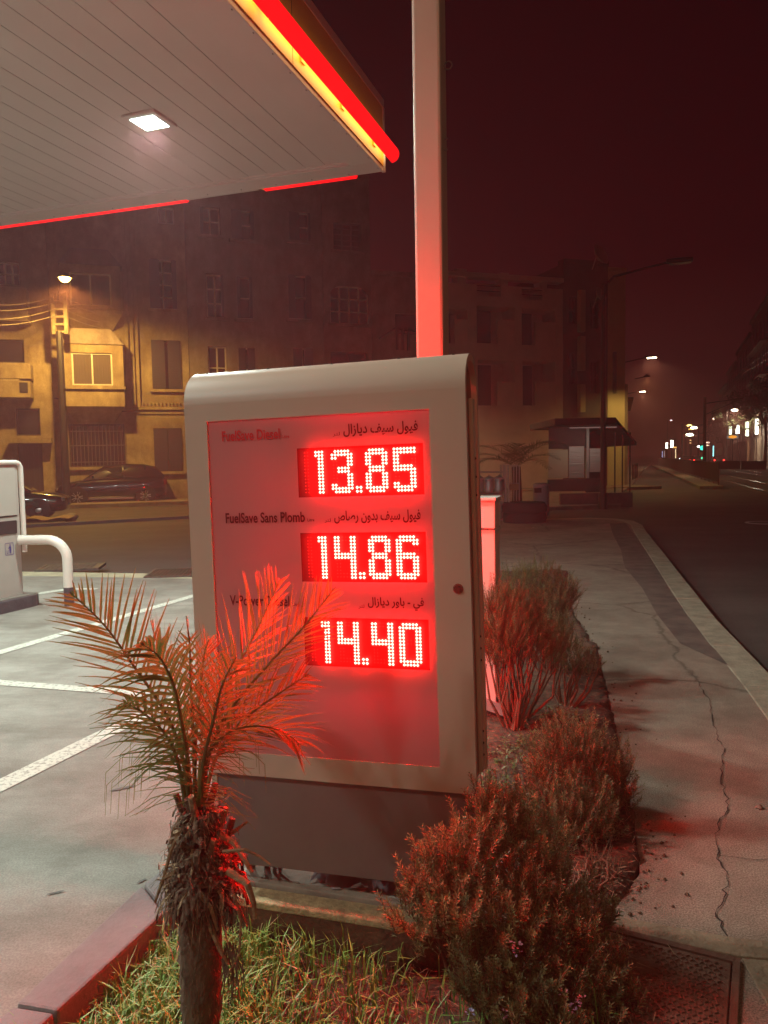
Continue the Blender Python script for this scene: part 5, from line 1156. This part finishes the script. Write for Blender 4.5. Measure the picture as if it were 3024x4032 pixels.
bush('dark broad rosemary half way along the bed, its right side overhanging the pavement', [(1195, 1625, 3.35, .13), (1245, 1610, 3.4, .15), (1225, 1680, 3.25, .18), (1300, 1655, 3.35, .14), (1325, 1700, 3.25, .13), (1175, 1710, 3.15, .13), (1250, 1750, 3.05, .17), (1200, 1790, 2.95, .13), (1290, 1780, 3.0, .10)],
     1200, .095, .026, .0021, m_rose2, 22, g(1225, 1840, 3.1), needles=30)
bush('rosemary glowing red right behind the price sign, in front of the white cabinet', [(1060, 1320, 4.4, .18), (1120, 1330, 4.5, .18), (1095, 1370, 4.3, .17), (1150, 1380, 4.4, .15), (1060, 1385, 4.3, .14), (1195, 1385, 4.6, .11)],
     1000, .12, .028, .0019, m_rose, 23, g(1110, 1490, 4.3), needles=26, twigs=40)
bush('farthest flat topped rosemary behind the red glowing one', [(1110, 1262, 5.5, .15), (1160, 1258, 5.6, .19), (1205, 1275, 5.6, .17), (1180, 1320, 5.4, .20), (1225, 1290, 5.6, .10), (1210, 1365, 5.2, .15), (1140, 1320, 5.4, .2)],
     700, .12, .030, .0022, m_rose2, 24, g(1185, 1400, 5.4), needles=22)
bush('low scrubby weed clump at the pavement edge between the two rosemary bushes', [(1230, 1420, 4.75, .13), (1270, 1430, 4.8, .09)], 130, .08, .026, .0026, m_rose, 25, g(1220, 1480, 4.6), needles=18, twigs=14, cat='weed')
bush('thin dry twiggy plant spilling over the pavement between the near and dark rosemary', [(1275, 1870, 2.75, .09), (1310, 1900, 2.7, .08), (1260, 1930, 2.6, .08)], 70, .11, .016, .001, m_rose2, 26, g(1270, 1930, 2.7), needles=14, twigs=34)
# leafy weeds behind the sign
m_weed = mat('broad_weed_leaf', (.075, .11, .03), .5, color2=(.11, .14, .04), scale=18)
def leafy(label, name, cx, cy, Y, w_, h_, n, lf, seed):
    rg = random.Random(seed); c = g(cx, cy, Y); root = thing(name, label, 'weed', c); b = MB(); st = MB()
    for i in range(n):
        x, y = rg.gauss(0, w_), rg.gauss(0, w_ * .8); H_ = h_ * rg.uniform(.3, 1); a = rg.uniform(0, 6.28); st.tube([(x, y, -.02), (x + .02 * math.cos(a), y + .02 * math.sin(a), H_)], .0015, 3, cap=False)
        for q in range(7):
            t = rg.uniform(.2, 1); a2 = rg.uniform(0, 6.28); p = Vector((x + .02 * math.cos(a) * t, y + .02 * math.sin(a) * t, H_ * t)); d = Vector((math.cos(a2), math.sin(a2), rg.uniform(-.2, .7))).normalized(); s = d.cross(Vector((0, 0, 1))).normalized(); L = lf * rg.uniform(.6, 1.2); up = s.cross(d)
            j = len(b.v); b.v += [tuple(p), tuple(p + d * L * .4 - s * L * .26 + up * L * .06), tuple(p + d * L), tuple(p + d * L * .4 + s * L * .26 + up * L * .06)]; b.f += [(j, j + 1, j + 2), (j, j + 2, j + 3)]
    b.obj('leaves', m_weed, root, fix=False); st.obj('stems', m_twig, root, fix=False)
leafy('small broad leaved weed against the right side of the sign plinth', 'broadleaf_weed', 1075, 1680, 2.95, .09, .16, 60, .032, 1)
leafy('taller broad leaved weed just behind the sign casing edge', 'broadleaf_weed', 1080, 1600, 3.3, .12, .20, 90, .030, 2)
leafy('low weed between sign and the dark rosemary', 'broadleaf_weed', 1120, 1650, 3.2, .10, .13, 60, .028, 3)
leafy('low leafy patch on bare soil behind the sign', 'broadleaf_weed', 1120, 1500, 3.9, .14, .08, 60, .026, 4)
leafy('small pale green weed near the pavement edge below the far bushes', 'broadleaf_weed', 1215, 1450, 4.4, .07, .09, 40, .028, 5)
# grass, dry litter
rg = random.Random(31); m_grass = mat('bright_grass', (.12, .27, .045), .45, color2=(.20, .38, .08), scale=20)
b = MB(); b2 = MB(); n = 0; tries = 0
def dens(x, y):
    t = (x - (-0.95 + .35 * (y - 2.0)))      # distance from the kerb line
    if x < -.42: return 1
    if x < -.15: return .5 - .3 * (x + .42) / .27
    return .22 if x < 0 else .10
while n < 8500 and tries < 90000:
    tries += 1; x, y = rg.uniform(-1.1, .6), rg.uniform(1.35, 2.52)
    if not in_poly(x, y, BED) or rg.random() > dens(x, y): continue
    if y > 2.52 - .3 * (x + .45) and x > -.5: continue
    n += 1; z = soil_z(x, y); cl_ = .5 + .5 * math.sin(x * 21 + 3 * math.sin(y * 17)); L = rg.uniform(.05, .12) + .08 * cl_ * rg.random(); a = rg.uniform(0, 6.283); ln = rg.uniform(.1, .9) * L
    d = Vector((math.cos(a), math.sin(a), 0)); p = Vector((x, y, z - .005)); w_ = rg.uniform(.0014, .0036); s = Vector((-d.y, d.x, 0)) * w_
    q = p + d * ln * .35 + Vector((0, 0, L * .62)); r_ = p + d * ln + Vector((0, 0, L * rg.uniform(.55, .95))); bb = b if rg.random() < .92 else b2; j = len(bb.v)
    bb.v += [tuple(p - s), tuple(p + s), tuple(q + s * .8), tuple(q - s * .8), tuple(r_)]; bb.f += [(j, j + 1, j + 2, j + 3), (j + 3, j + 2, j + 4)]
tag(b.obj('grass', m_grass, fix=False), kind='stuff'); tag(b2.obj('dry_grass', mat('straw', (.42, .32, .17), .8), fix=False), kind='stuff')
b = MB(); m_lit = mat('dead_twig', (.30, .20, .12), .85, color2=(.14, .07, .04), scale=30)
for k in range(1900):
    u_ = rg.random()
    if u_ < .45: x, y = rg.uniform(-.5, .75), rg.uniform(1.7, 2.5)
    else:
        i = rg.randrange(len(BED_R) - 1); t = rg.random(); x = BED_R[i][0] + (BED_R[i + 1][0] - BED_R[i][0]) * t + rg.gauss(-.10, .12); y = BED_R[i][1] + (BED_R[i + 1][1] - BED_R[i][1]) * t
    z = soil_z(x, y) + .012 if in_poly(x, y, BED) else .006
    a = rg.uniform(0, 6.283); L = rg.uniform(.01, .055); d = Vector((math.cos(a), math.sin(a), rg.uniform(-.1, .3))); w_ = rg.uniform(.0006, .0018); s = Vector((-d.y, d.x, 0)) * w_; p = Vector((x, y, z + rg.uniform(0, .012)))
    j = len(b.v); b.v += [tuple(p - s), tuple(p + s), tuple(p + d * L + s), tuple(p + d * L - s)]; b.f.append((j, j + 1, j + 2, j + 3))
tag(b.obj('twig_litter', m_lit, fix=False), kind='stuff')
b = MB()
for k in range(420):
    i = rg.randrange(len(BED_R) - 2); t = rg.random(); x = BED_R[i][0] + (BED_R[i + 1][0] - BED_R[i][0]) * t + rg.gauss(-.02, .10); y = BED_R[i][1] + (BED_R[i + 1][1] - BED_R[i][1]) * t
    if rg.random() < .4: x, y = rg.uniform(-.6, .5), rg.uniform(1.6, 2.5)
    z = soil_z(x, y) if in_poly(x, y, BED) else .0; r = rg.uniform(.003, .011); c = Vector((x, y, z + r * .4)); j = len(b.v)
    b.v += [tuple(c + Vector(v) * r * rg.uniform(.7, 1.2)) for v in ((1, 0, 0), (0, 1, 0), (-1, 0, 0), (0, -1, 0), (0, 0, .9), (0, 0, -.9))]; b.f += [(j + a, j + (a + 1) % 4, j + 4) for a in range(4)] + [(j + (a + 1) % 4, j + a, j + 5) for a in range(4)]
tag(b.obj('soil_clods', mat('clod', (.12, .065, .035), .95, color2=(.06, .03, .018), scale=30), fix=False), kind='stuff')
p = G(1640, 1746, 0); rock('stone', (p.x, p.y, .006), .017, m_pave, 'lone pale stone chip on the pavement near the right edge', 'stone', .5, 4)
p = G(1060, 1540, .03); b = MB(); b.v = [(p.x - .12, p.y - .05, .10), (p.x + .10, p.y - .08, .02), (p.x + .14, p.y + .14, .05), (p.x - .06, p.y + .16, .13)]; b.f = [(0, 1, 2, 3)]
tag(b.obj('cardboard_flap', mat('grey_card', (.35, .26, .24), .8), fix=False), 'tilted grey flap of card lying on the soil behind the sign', 'card')
for k, (x, y) in enumerate(((1305, 1838), (1190, 1163), (1152, 1140), (1205, 1548))):
    p = G(x, y, 0.004); b = MB(); a = k * 1.3; c_, s_ = math.cos(a), math.sin(a); r = .012 + .004 * k * (k < 3)
    b.add([(p.x + r * c_, p.y + r * s_, .006), (p.x - r * s_ * .5, p.y + r * c_ * .5, .016), (p.x - r * c_, p.y - r * s_, .006), (p.x + r * s_ * .5, p.y - r * c_ * .5, .007)], [(0, 1, 2, 3)])
    tag(b.obj('paper_scrap', m_white, fix=False), ['tiny white scrap on the near pavement right of the hatch strip', 'small white scrap on the dark pavement beyond the bushes', 'small white scrap nearest the cylinder rack', 'white scrap in the soil by the dark rosemary'][k], 'litter')
# ============================================================ added haze, tinted red to imitate the sign's glare: one even volume round everything
HAZE = 0.0052
b = MB(); b.box(-60, 230, -25, 480, -1.2, 26)
hz = b.obj('haze', [], None); tag(hz, kind='stuff')
hm = bpy.data.materials.new('glare_haze'); hm.use_nodes = True; t = hm.node_tree; t.nodes.remove(t.nodes['Principled BSDF'])
v = t.nodes.new('ShaderNodeVolumePrincipled'); v.inputs['Density'].default_value = HAZE; v.inputs['Color'].default_value = (0.96, 0.46, 0.48, 1); v.inputs['Anisotropy'].default_value = 0.25
t.links.new(v.outputs[0], t.nodes['Material Output'].inputs['Volume']); hz.data.materials.append(hm)
# ============================================================ TRAM STREET to the right
SD = Vector((0.347, 0.938)); SR = Vector((0.938, -0.347))
def sfr(p): return frame(p[0], p[1], SD.x, SD.y, Z0)
# lit road stretch surfaces, kerbs
sheet('far_left_pavement', [(7.6, 24.6), (10.6, 34.0), (13.6, 42.0), (33, 97), (60, 170), (55, 171), (12.0, 43.4), (10.0, 40.4), (5.0, 38.6), (1.5, 37.0), (4.4, 23.6)][::1], Z0 + 0.10, m_pave, 0.15)
FA = Vector((16.3, 37.4)); FB = Vector((41.7, 117.0)); fd = (FB - FA).normalized(); fn = Vector((fd.y, -fd.x))
b = MB(); b.box(-1.2, 84, -0.05, 0.95, -.05, .15, frame(FA.x, FA.y, fd.x, fd.y, Z0)); tag(b.obj('median_kerb', m_kerb, bevel=.02), kind='structure')
q0 = FA + fn * 0.95 - fd * 12; q1 = FB + fn * 0.95 + fd * 60
m_track = mat('track_bed', (.12, .095, .075), .85, var=.3, scale=.6, bump=.3, bscale=40)
def lane(o0, o1, z, m, nm, s0=-14, s1=150):
    a = FA + fn * o0 + fd * s0; c = FA + fn * o0 + fd * s1; d_ = FA + fn * o1 + fd * s1; e_ = FA + fn * o1 + fd * s0
    return sheet(nm, [tuple(a), tuple(e_), tuple(d_), tuple(c)], z, m)
lane(0.97, 8.6, Z0 - 0.008, m_track, 'tram_track_bed')
b = MB()
for o_ in (1.5, 2.95, 5.2, 6.65): b.box(-14, 150, -o_ - .035, -o_ + .035, 0, .018, frame(FA.x, FA.y, fd.x, fd.y, Z0 - .006))
tag(b.obj('tram_rails', mat('rail_steel', (.45, .40, .36), .25, metal=.9)), kind='structure')
lane(8.62, 20, Z0 + .06, mat('pale_platform_paving', (.28, .24, .19), .8, var=.2, scale=1.2), 'right_pavement')
# median railing in panels
rl_ = thing('median_railing', 'long dark railing of upright bars along the tram street median', 'railing', (FA.x, FA.y, Z0 + .15), math.atan2(fd.y, fd.x))
m_rail = mat('railing_steel', (.16, .12, .11), .5, metal=.4); p0 = None
for k in range(34):
    if p0 is None:
        b = MB(); b.box(0, .06, -.03, .03, 0, 1.12); b.box(.06, 2.32, -.02, .02, 1.05, 1.10); b.box(.06, 2.32, -.02, .02, .10, .14)
        for i in range(14): b.box(.18 + i * .155, .205 + i * .155, -.012, .012, .14, 1.05)
        p0 = b.obj('railing_panel', m_rail, rl_); q = p0
    else: q = p0.copy(); col.objects.link(q); q.parent = rl_
    q.location = (k * 2.35, 0, 0)
# street lamps
def street_lamp(px_, py_, label, lit, H=8.6, arm=1.9, e=900, dirv=(.94, -.34)):
    t = thing('street_lamp', label, 'street lamp', (px_, py_, Z0), math.atan2(dirv[1], dirv[0]), 'street lamps along the tram street')
    b = MB(); b.tube([(0, 0, 0), (0, 0, 1.2), (0, 0, H - .2)], [.11, .085, .055], 10); b.tube([(0, 0, 0), (0, 0, .5)], .14, 10); b.obj('pole', m_dark, t)
    b = MB(); b.tube([(0, 0, H - .3), (.3, 0, H), (arm, 0, H + .28)], .035, 8); b.obj('arm', m_dark, t)
    b = MB(); b.box(arm - .1, arm + .65, -.16, .16, H + .24, H + .34); hd_ = b.obj('lamp_head', m_black, t, bevel=.03)
    b = MB(); b.box(arm + .0, arm + .58, -.13, .13, H + .20, H + .237); b.obj('lens', glow('street_lamp_lens', (1, .86, .55), 40) if lit else m_pane, hd_)
    if lit: lamp('lamp_light', 'SPOT', (arm + .3, 0, H + .17), e, (1, .70, .36), t, spot_size=math.radians(160), spot_blend=.5, shadow_soft_size=.12)
    return t
street_lamp(6.85, 24.0, 'tall dark unlit street lamp pole in front of the kiosk', False, H=A(1310, 592, 24).z)
def lamp_at(x, y, Y, lab, e=2500):
    p = A(x, y, Y); a_ = 2.2; street_lamp(p.x - .94 * a_, p.y + .34 * a_, lab, True, H=p.z - .12, e=e)
lamp_at(1408, 773, 54, 'upper and nearer of the two bright street lamps over the tram street', 1300)
lamp_at(1388, 846, 82, 'lower and farther of the two bright street lamps over the tram street', 1300)
street_lamp(-0.6, -4.6, 'street lamp behind the camera that lights the front of the sign', True, H=8.4, e=600, dirv=(.94, -.34))
# buildings on both sides
def block(name, label, p, L, H, D, side, m, rows, cols, lit=()):
    """p: street corner, L length along the street, side +1: stands to the right of the street line"""
    root = thing(name, label, 'building', (p[0], p[1], Z0), math.atan2(SD.y, SD.x)); s = -side
    b = MB(); y0, y1 = (0, s * D); b.box(0, L, min(y0, y1), max(y0, y1), 0, H); b.obj('wall', m, root)
    b = MB(); b.box(-.1, L + .1, min(-s * .3, y1), max(-s * .3, y1), H + .002, H + .35); b.obj('cornice', m, root)
    for r in range(rows):
        for c in range(cols):
            x = L * (c + .5) / cols; z = H * (.16 + .80 * (r + .5) / rows); w_ = L / cols * .22; h_ = H / rows * .26
            fr_ = MB(); fr_.box(x - w_ - .1, x + w_ + .1, min(-s * .002, -s * .07), max(-s * .002, -s * .07), z - h_ - .1, z + h_ + .1); f_ = fr_.obj('window', m, root)
            pn = MB(); pn.box(x - w_, x + w_, min(-s * .072, -s * .09), max(-s * .072, -s * .09), z - h_, z + h_); pn.obj('pane', m_pane, f_)
        if r: b = MB(); b.box(L * .1, L * .9, min(-s * .01, -s * .8), max(-s * .01, -s * .8), H * (.16 + .80 * r / rows) - .1, H * (.16 + .80 * r / rows)); b.obj('balcony_slab', m, root)
    return root
m_bl = [mat('far_render_a', (.34, .28, .24), .9, var=.1, scale=.3), mat('far_render_b', (.26, .21, .18), .9, var=.1, scale=.3), mat('far_render_c', (.12, .09, .08), .9, var=.1, scale=.3)]
p = Vector((44.0, 88.0)); Hs = (19.5, 18.2, 17.0, 15.2, 13.0); Ls = (22, 24, 22, 26, 30)
for k in range(5):
    block('street_building', ['pale four storey building nearest at the right edge of the tram street', 'second pale building from the right edge', 'third building along the right side, behind the lit signs', 'fourth building along the right side of the street', 'farthest and lowest building on the right side'][k], p, Ls[k] - .3, Hs[k], 12, 1, m_bl[k % 2], 4, 5)
    p = p + SD * Ls[k]
SD2 = SD; SD = Vector((0.293, 0.956)); p = Vector((13.4, 43.8)); Hs = (9.0, 6.5, 7.0, 6.0, 8.0); Ls = (16, 20, 22, 30, 40)
for k in range(5):
    block('street_building', ['dark building just past the lamp lit end wall', 'second dark low building on the left side of the tram street', 'third dark building on the left side of the street', 'fourth dark low building on the left side', 'last dark building at the far left end of the street'][k], p, Ls[k] - .3, Hs[k], 8, -1, m_bl[2], 2, 3)
    p = p + SD * Ls[k]
SD = SD2
b = block('street_building', 'dark building closing the far end of the tram street', A(1480, 985, 330).xy, 10, 9, 60, 1, m_bl[2], 1, 2)
# lit shop signs, far lamps and traffic lights
def lit(x0, y0, x1, y1, Y, colr, st, name, label, cat, group=None, pole=True, th=.12):
    a_ = A(x0, y1, Y); c = A(x1, y0, Y); o = thing(name, label, cat, ((a_.x + c.x) / 2, Y, a_.z), -.25, group)
    w_ = (c.x - a_.x) / 2; h_ = c.z - a_.z
    b = MB(); b.box(-w_, w_, -th / 2, th / 2, 0, h_); b.obj('lit_face', glow('lit_%s' % name + '_%d_%d' % (int(colr[1] * 100), int(st * 10)), colr, st), o)
    b = MB(); b.box(-w_ - .03, w_ + .03, -th / 2 + .01, th / 2 + .02, -.05, -.001); b.box(-w_ - .03, w_ + .03, -th / 2 + .01, th / 2 + .02, h_ + .001, h_ + .05); b.obj('sign_frame', m_dark, o)
    if pole: b = MB(); b.tube([(0, .05, -a_.z + Z0), (0, .05, -.051)], .05, 6); b.obj('post', m_dark, o)
    return o
GS = 'lit signs along the tram street'
lit(1631.5, 905, 1638, 938, 92, (1, .95, .75), 9, 'shop_sign', 'tallest white vertical lit shop sign at the right edge', 'lit sign', GS)
lit(1611, 911, 1617, 925, 97, (.9, 1, .7), 4, 'shop_sign', 'upper half of the greenish lit sign second from the right edge', 'lit sign', GS, False)
lit(1611, 928, 1617, 942, 97, (.9, 1, .7), 5, 'shop_sign', 'lower half of the greenish lit sign second from the right edge', 'lit sign', GS)
lit(1590, 917, 1597, 937, 104, (.95, .97, .85), 9, 'shop_sign', 'white vertical lit sign above the right end of the orange panel', 'lit sign', GS)
lit(1575, 921, 1580.5, 939, 110, (.9, 1, .7), 3.5, 'shop_sign', 'dim greenish lit sign above the left end of the orange panel', 'lit sign', GS)
pb_ = lit(1571, 940, 1594, 948, 90, (.45, .40, .32), .5, 'stop_panel', 'small pale stop panel with an orange lit oval', 'stop sign', None)
b = MB(); b.lathe([(.0001, -.075), (.36, -.074), (.40, -.062)], (0, 0, .22), 16, 'y'); b.v = [(x * 1.15, y, .22 + (z - .22) * .42) for x, y, z in b.v]; b.obj('orange_oval', glow('orange_oval', (1, .35, .03), 1.6), pb_)
lit(1438, 956, 1442.5, 969, 150, (1, 1, .75), 7, 'shop_sign', 'left of the twin far white signs in the middle of the street', 'lit sign', GS)
lit(1448.5, 951, 1454.5, 967, 140, (1, 1, .78), 8, 'shop_sign', 'right and larger of the twin far white signs', 'lit sign', GS)
lit(1454, 965, 1461, 968, 135, (1, .5, .12), 2.5, 'stop_panel', 'tiny orange lit panel right of the twin white signs', 'stop sign')
GT = 'thin light columns by the tram stop'
lit(1430, 974, 1431.3, 988, 130, (.6, .6, 1), 1.2, 'light_column', 'dim bluish thin light column, leftmost', 'light column', GT, True, .05)
lit(1434.5, 974, 1435.6, 988, 130, (.9, .7, .7), .8, 'light_column', 'dim pinkish thin light column beside the bluish one', 'light column', GT, True, .05)
lit(1458.6, 970, 1460.2, 990, 125, (1, .75, .4), 2.5, 'light_column', 'thin amber light column under the orange panel', 'light column', GT, True, .05)
lit(1539.8, 963, 1542, 986, 75, (.35, 1, 1), 2.5, 'light_column', 'thin cyan light column behind the railing', 'light column', GT, True, .05)
def far_lamp(x, y, Y, r, colr, st, label, name='distant_lamp', cat='street lamp', group='distant lamps down the street', pole=True):
    p = A(x, y, Y); o = thing(name, label, cat, (p.x, Y, Z0), -.3, group); z = p.z - Z0
    b = MB(); b.lathe([(.0001, -r * .6), (r * .8, -r * .4), (r, 0), (r * .7, r * .4), (.0001, r * .6)], (0, 0, z), 10); b.v = [(q[0] * 1.4, q[1], q[2]) for q in b.v]; b.obj('lit_lens', glow('far_%d_%d_%d' % (colr[0] * 99, colr[1] * 99, int(st)), colr, st), o)
    if pole: b = MB(); b.tube([(-.9, 0, 0), (-.9, 0, z + .1), (0, 0, z + r * .7)], .05, 6); b.obj('pole', m_dark, o)
    return o
far_lamp(1587, 886, 100, .30, (1, .85, .6), 14, 'lone lamp in front of the trees above the white sign')
lamp('lamp_light', 'SPOT', A(1587, 884, 99.5), 3500, (1, .78, .5), None, spot_size=math.radians(165), spot_blend=.5, shadow_soft_size=.2).parent = None
lamp('lamp_light', 'POINT', A(1634, 920, 90.5), 500, (1, .92, .7), None, shadow_soft_size=.5)
far_lamp(1542, 905, 150, .28, (1, .75, .5), 10, 'small lamp left of the trees, higher of the mid street ones')
far_lamp(1613, 901, 120, .25, (1, .85, .6), 6, 'small lamp above the greenish sign')
far_lamp(1450, 908, 190, .20, (1, .9, .9), 5, 'faint single lamp high over the twin white signs')
far_lamp(1489, 919, 170, .42, (1, .75, .2), 8, 'yellow lamp topmost in the far cluster')
far_lamp(1499, 924, 175, .55, (1, .95, .6), 16, 'large white lamp at the right of the far cluster')
far_lamp(1491, 927, 180, .30, (1, .55, .1), 6, 'small orange lamp under the yellow one in the cluster')
far_lamp(1490, 939, 170, .60, (1, .95, .6), 14, 'large white lamp lowest in the far cluster')
far_lamp(1491, 951, 200, .22, (1, .5, .2), 4, 'tiny orange lamp hanging below the cluster'); far_lamp(1491, 957, 205, .22, (1, .5, .2), 4, 'lowest tiny orange lamp below the cluster')
far_lamp(1529, 956, 160, .28, (1, .6, .45), 4, 'upper pinkish lamp right of the green signal'); far_lamp(1529, 962, 160, .22, (1, .6, .4), 5, 'lower pinkish lamp right of the green signal')
# signal
sp_ = A(1517, 968, 85); sg_ = thing('tram_signal', 'pole mounted signal glowing cyan green behind the railing', 'traffic signal', (sp_.x, 85, Z0), -.3); z = sp_.z - Z0
b = MB(); b.tube([(0, 0, 0), (0, 0, z - .4)], .07, 8); b.obj('post', m_stuc3, sg_)
b = MB(); b.box(-.26, .26, -.12, .12, z - .42, z + .45); b.obj('signal_box', m_dark, sg_, bevel=.02)
for dz, r_, c_, st in ((.02, .26, (.05, 1, .7), 2.2), (-1.1, .13, (.1, 1, .5), 2)):
    b = MB(); b.lathe([(.0001, -.16), (r_ * .8, -.15), (r_, -.121)], (0, 0, z + dz), 14, 'y'); b.obj('signal_light', glow('signal_green_%d' % (st * 10), c_, st), sg_)
far_lamp(1511, 964.5, 88, .20, (1, 1, .9), 6, 'small white lamp just left of the green signal')
# distant cars as head and tail lights on bodies
def far_car(x, y, Y, colr, st, label):
    p = A(x, y, Y); o = thing('distant_car', label, 'car', (p.x, Y, Z0), -.35, 'distant cars down the street')
    b = MB(); prof = [(-.85, .25), (-.88, .7), (-.80, .92), (-.62, 1.42), (.62, 1.42), (.80, .92), (.88, .7), (.85, .25)]; b.prism(prof, .0, 4.0, 'y'); b.obj('body', m_black, o, bevel=.06)
    b = MB(); b.add([(-.70, -.01, .95), (.70, -.01, .95), (.56, -.01, 1.34), (-.56, -.01, 1.34)], [(0, 1, 2, 3)]); b.obj('window', m_glass, o, fix=False)
    for s in (-1, 1):
        b = MB(); b.lathe([(.0001, -.05), (.10, -.04), (.13, -.001)], (s * .62, 0, .78), 10, 'y'); b.obj('head_light' if colr[1] > .5 else 'tail_light', glow('car_%d' % (colr[1] * 99), colr, st), o)
        b = MB(); b.tube([(s * .72 - .09, .1, .3), (s * .72 + .09, .1, .3)], .3, 12); b.tube([(s * .72 - .09, 3.6, .3), (s * .72 + .09, 3.6, .3)], .3, 12); b.obj('wheel', m_tyre, o)
far_car(1475, 981, 170, (.85, .9, 1), 7, 'distant oncoming car with white headlights, left one'); far_car(1496, 981, 175, (.95, .9, 1), 7, 'distant oncoming car with white headlights, right one')
for x, Y, l_ in ((1481.5, 120, 'nearest distant car showing red tail lights'), (1494, 130, 'distant car with red tail lights under the right headlights'), (1509.5, 115, 'distant car with red tail lights left of the signal post'), (1553.5, 110, 'distant car with red tail lights at the near end of the railing')):
    far_car(x, 988, Y, (1, .04, .03), 5, l_)
# tall dark tram catenary poles, with span wires
for x, yt, Y, l_ in ((1523, 858, 62, 'tall dark catenary pole behind the cyan column, nearest'), (1474, 915, 105, 'dark catenary pole in the middle distance'), (1509, 930, 120, 'thin far catenary pole left of the nearest one')):
    p = A(x, yt, Y); o = thing('catenary_pole', l_, 'pole', (p.x, Y, Z0), 0, 'catenary poles of the tram line'); H_ = p.z - Z0
    b = MB(); b.tube([(0, 0, 0), (0, 0, H_)], [.16, .10], 8); b.obj('pole', m_dark, o)
    b = MB(); b.tube([(0, 0, H_ - .5), (2.6, -.9, H_ - .2)], .04, 6); b.tube([(0, 0, H_ - 1.4), (2.4, -.8, H_ - .3)], .025, 6); b.obj('bracket_arm', m_dark, o)
for dy in (0, 1):
    a_ = A(1690, 742 + dy * 14, 40); c = A(1600, 800 + dy * 10, 62); b = MB(); b.tube([a_ + (c - a_) * t / 8 for t in range(9)], .02, 5)
    tag(b.obj('contact_wire', mat('bright_wire', (.6, .55, .5), .2, metal=1)), ['upper shining overhead tram wire at the right edge', 'lower overhead tram wire at the right edge'][dy], 'wire', 'overhead tram wires')
# bollards by the corner of the left pavement
bp = None
for k, (x, y) in enumerate(((1348, 1040), (1367, 1036), (1372, 1034), (1376, 1032))):
    p = G(x, y, Z0 + .1); o = thing('bollard', ['leftmost dark bollard on the far corner', 'dark bollard second from left on the far corner', 'third dark bollard on the far corner', 'rightmost dark bollard on the far corner'][k], 'bollard', (p.x, p.y, Z0 + .1), 0, 'bollards on the far corner')
    b = MB(); b.lathe([(.07, 0), (.06, .05), (.055, .85), (.075, .88), (.06, .98), (.0001, 1.02)], (0, 0, 0), 10); b.obj('shaft', m_dark, o, smooth=True)
# trees on the right
m_tree = mat('dark_street_foliage', (.05, .065, .03), .7, color2=(.08, .10, .045), scale=3)
def tree(x, yb, Y, H_, R_, label, seed):
    rg = random.Random(seed); p = A(x, yb, Y); o = thing('street_tree', label, 'tree', (p.x, Y, Z0), 0, 'trees on the right pavement')
    b = MB(); b.tube([(0, 0, -.1), (.1, 0, H_ * .3), (0, .1, H_ * .55)], [.22, .17, .12], 8)
    for k in range(7): a = k * .9; b.tube([(.05, .05, H_ * .45), (R_ * .35 * math.cos(a), R_ * .35 * math.sin(a), H_ * .65), (R_ * .7 * math.cos(a), R_ * .7 * math.sin(a), H_ * .8)], [.08, .05, .02], 5)
    b.obj('trunk', m_twig, o); b = MB(); cl_ = [(Vector((rg.gauss(0, R_ * .45), rg.gauss(0, R_ * .45), H_ * rg.uniform(.5, .95))), R_ * rg.uniform(.22, .42)) for _ in range(26)]
    for c, r in cl_:
        for _ in range(120):
            d = Vector((rg.gauss(0, 1), rg.gauss(0, 1), rg.gauss(0, .8))).normalized(); q = c + d * r * rg.uniform(.5, 1.05); s1 = Vector((rg.gauss(0, 1), rg.gauss(0, 1), rg.gauss(0, 1))).normalized() * .16; s2 = d.cross(s1).normalized() * .12; b.add([q - s1, q + s2, q + s1, q - s2], [(0, 1, 2, 3)])
    b.obj('crown', m_tree, o, fix=False)
tree(1652, 1000, 88, 10.5, 3.2, 'dense dark tree at the right edge in front of the pale building', 1); tree(1615, 1000, 102, 8.5, 2.6, 'smaller tree above the lit signs', 2); tree(1560, 1000, 128, 8.0, 2.6, 'far tree left of the lit signs', 3)
# planters on the right pavement
for k, (x, y) in enumerate(((1573, 1004), (1627, 1005))):
    p = A(x, y, 80 - k * 4); o = thing('planter_box', ['low dark planter left of the two on the right pavement', 'low dark planter right of the two, nearer the frame edge'][k], 'planter', (p.x, 80 - k * 4, Z0 + .06), -.35, 'planters on the right pavement')
    b = MB(); b.box(-1.1, 1.1, -.5, .5, 0, .75); b.box(-1.18, 1.18, -.58, .58, .752, .86); b.obj('box', m_dark, o, bevel=.02)
# road manhole near the corner
mp_ = G(1652, 1128, Z0); o = thing('manhole_cover', 'worn shiny manhole cover in the road at the right edge', 'manhole', (mp_.x, mp_.y, Z0 - .02))
b = MB(); b.lathe([(.0001, .012), (.33, .012), (.34, .006)], (0, 0, 0), 24); b.obj('lid', m_iron, o); b = MB(); b.lathe([(.35, .014), (.43, .014), (.44, .0)], (0, 0, 0), 24); b.obj('ring', m_steel, o)

p = A(925, 800, 32.5); street_lamp(p.x - 1.2, p.y + .3, 'added side street lamp unseen behind the price sign, lighting the balconied apartments', True, H=p.z, arm=1.2, e=560)  # added lamp with no visible source, brightens the balconied block
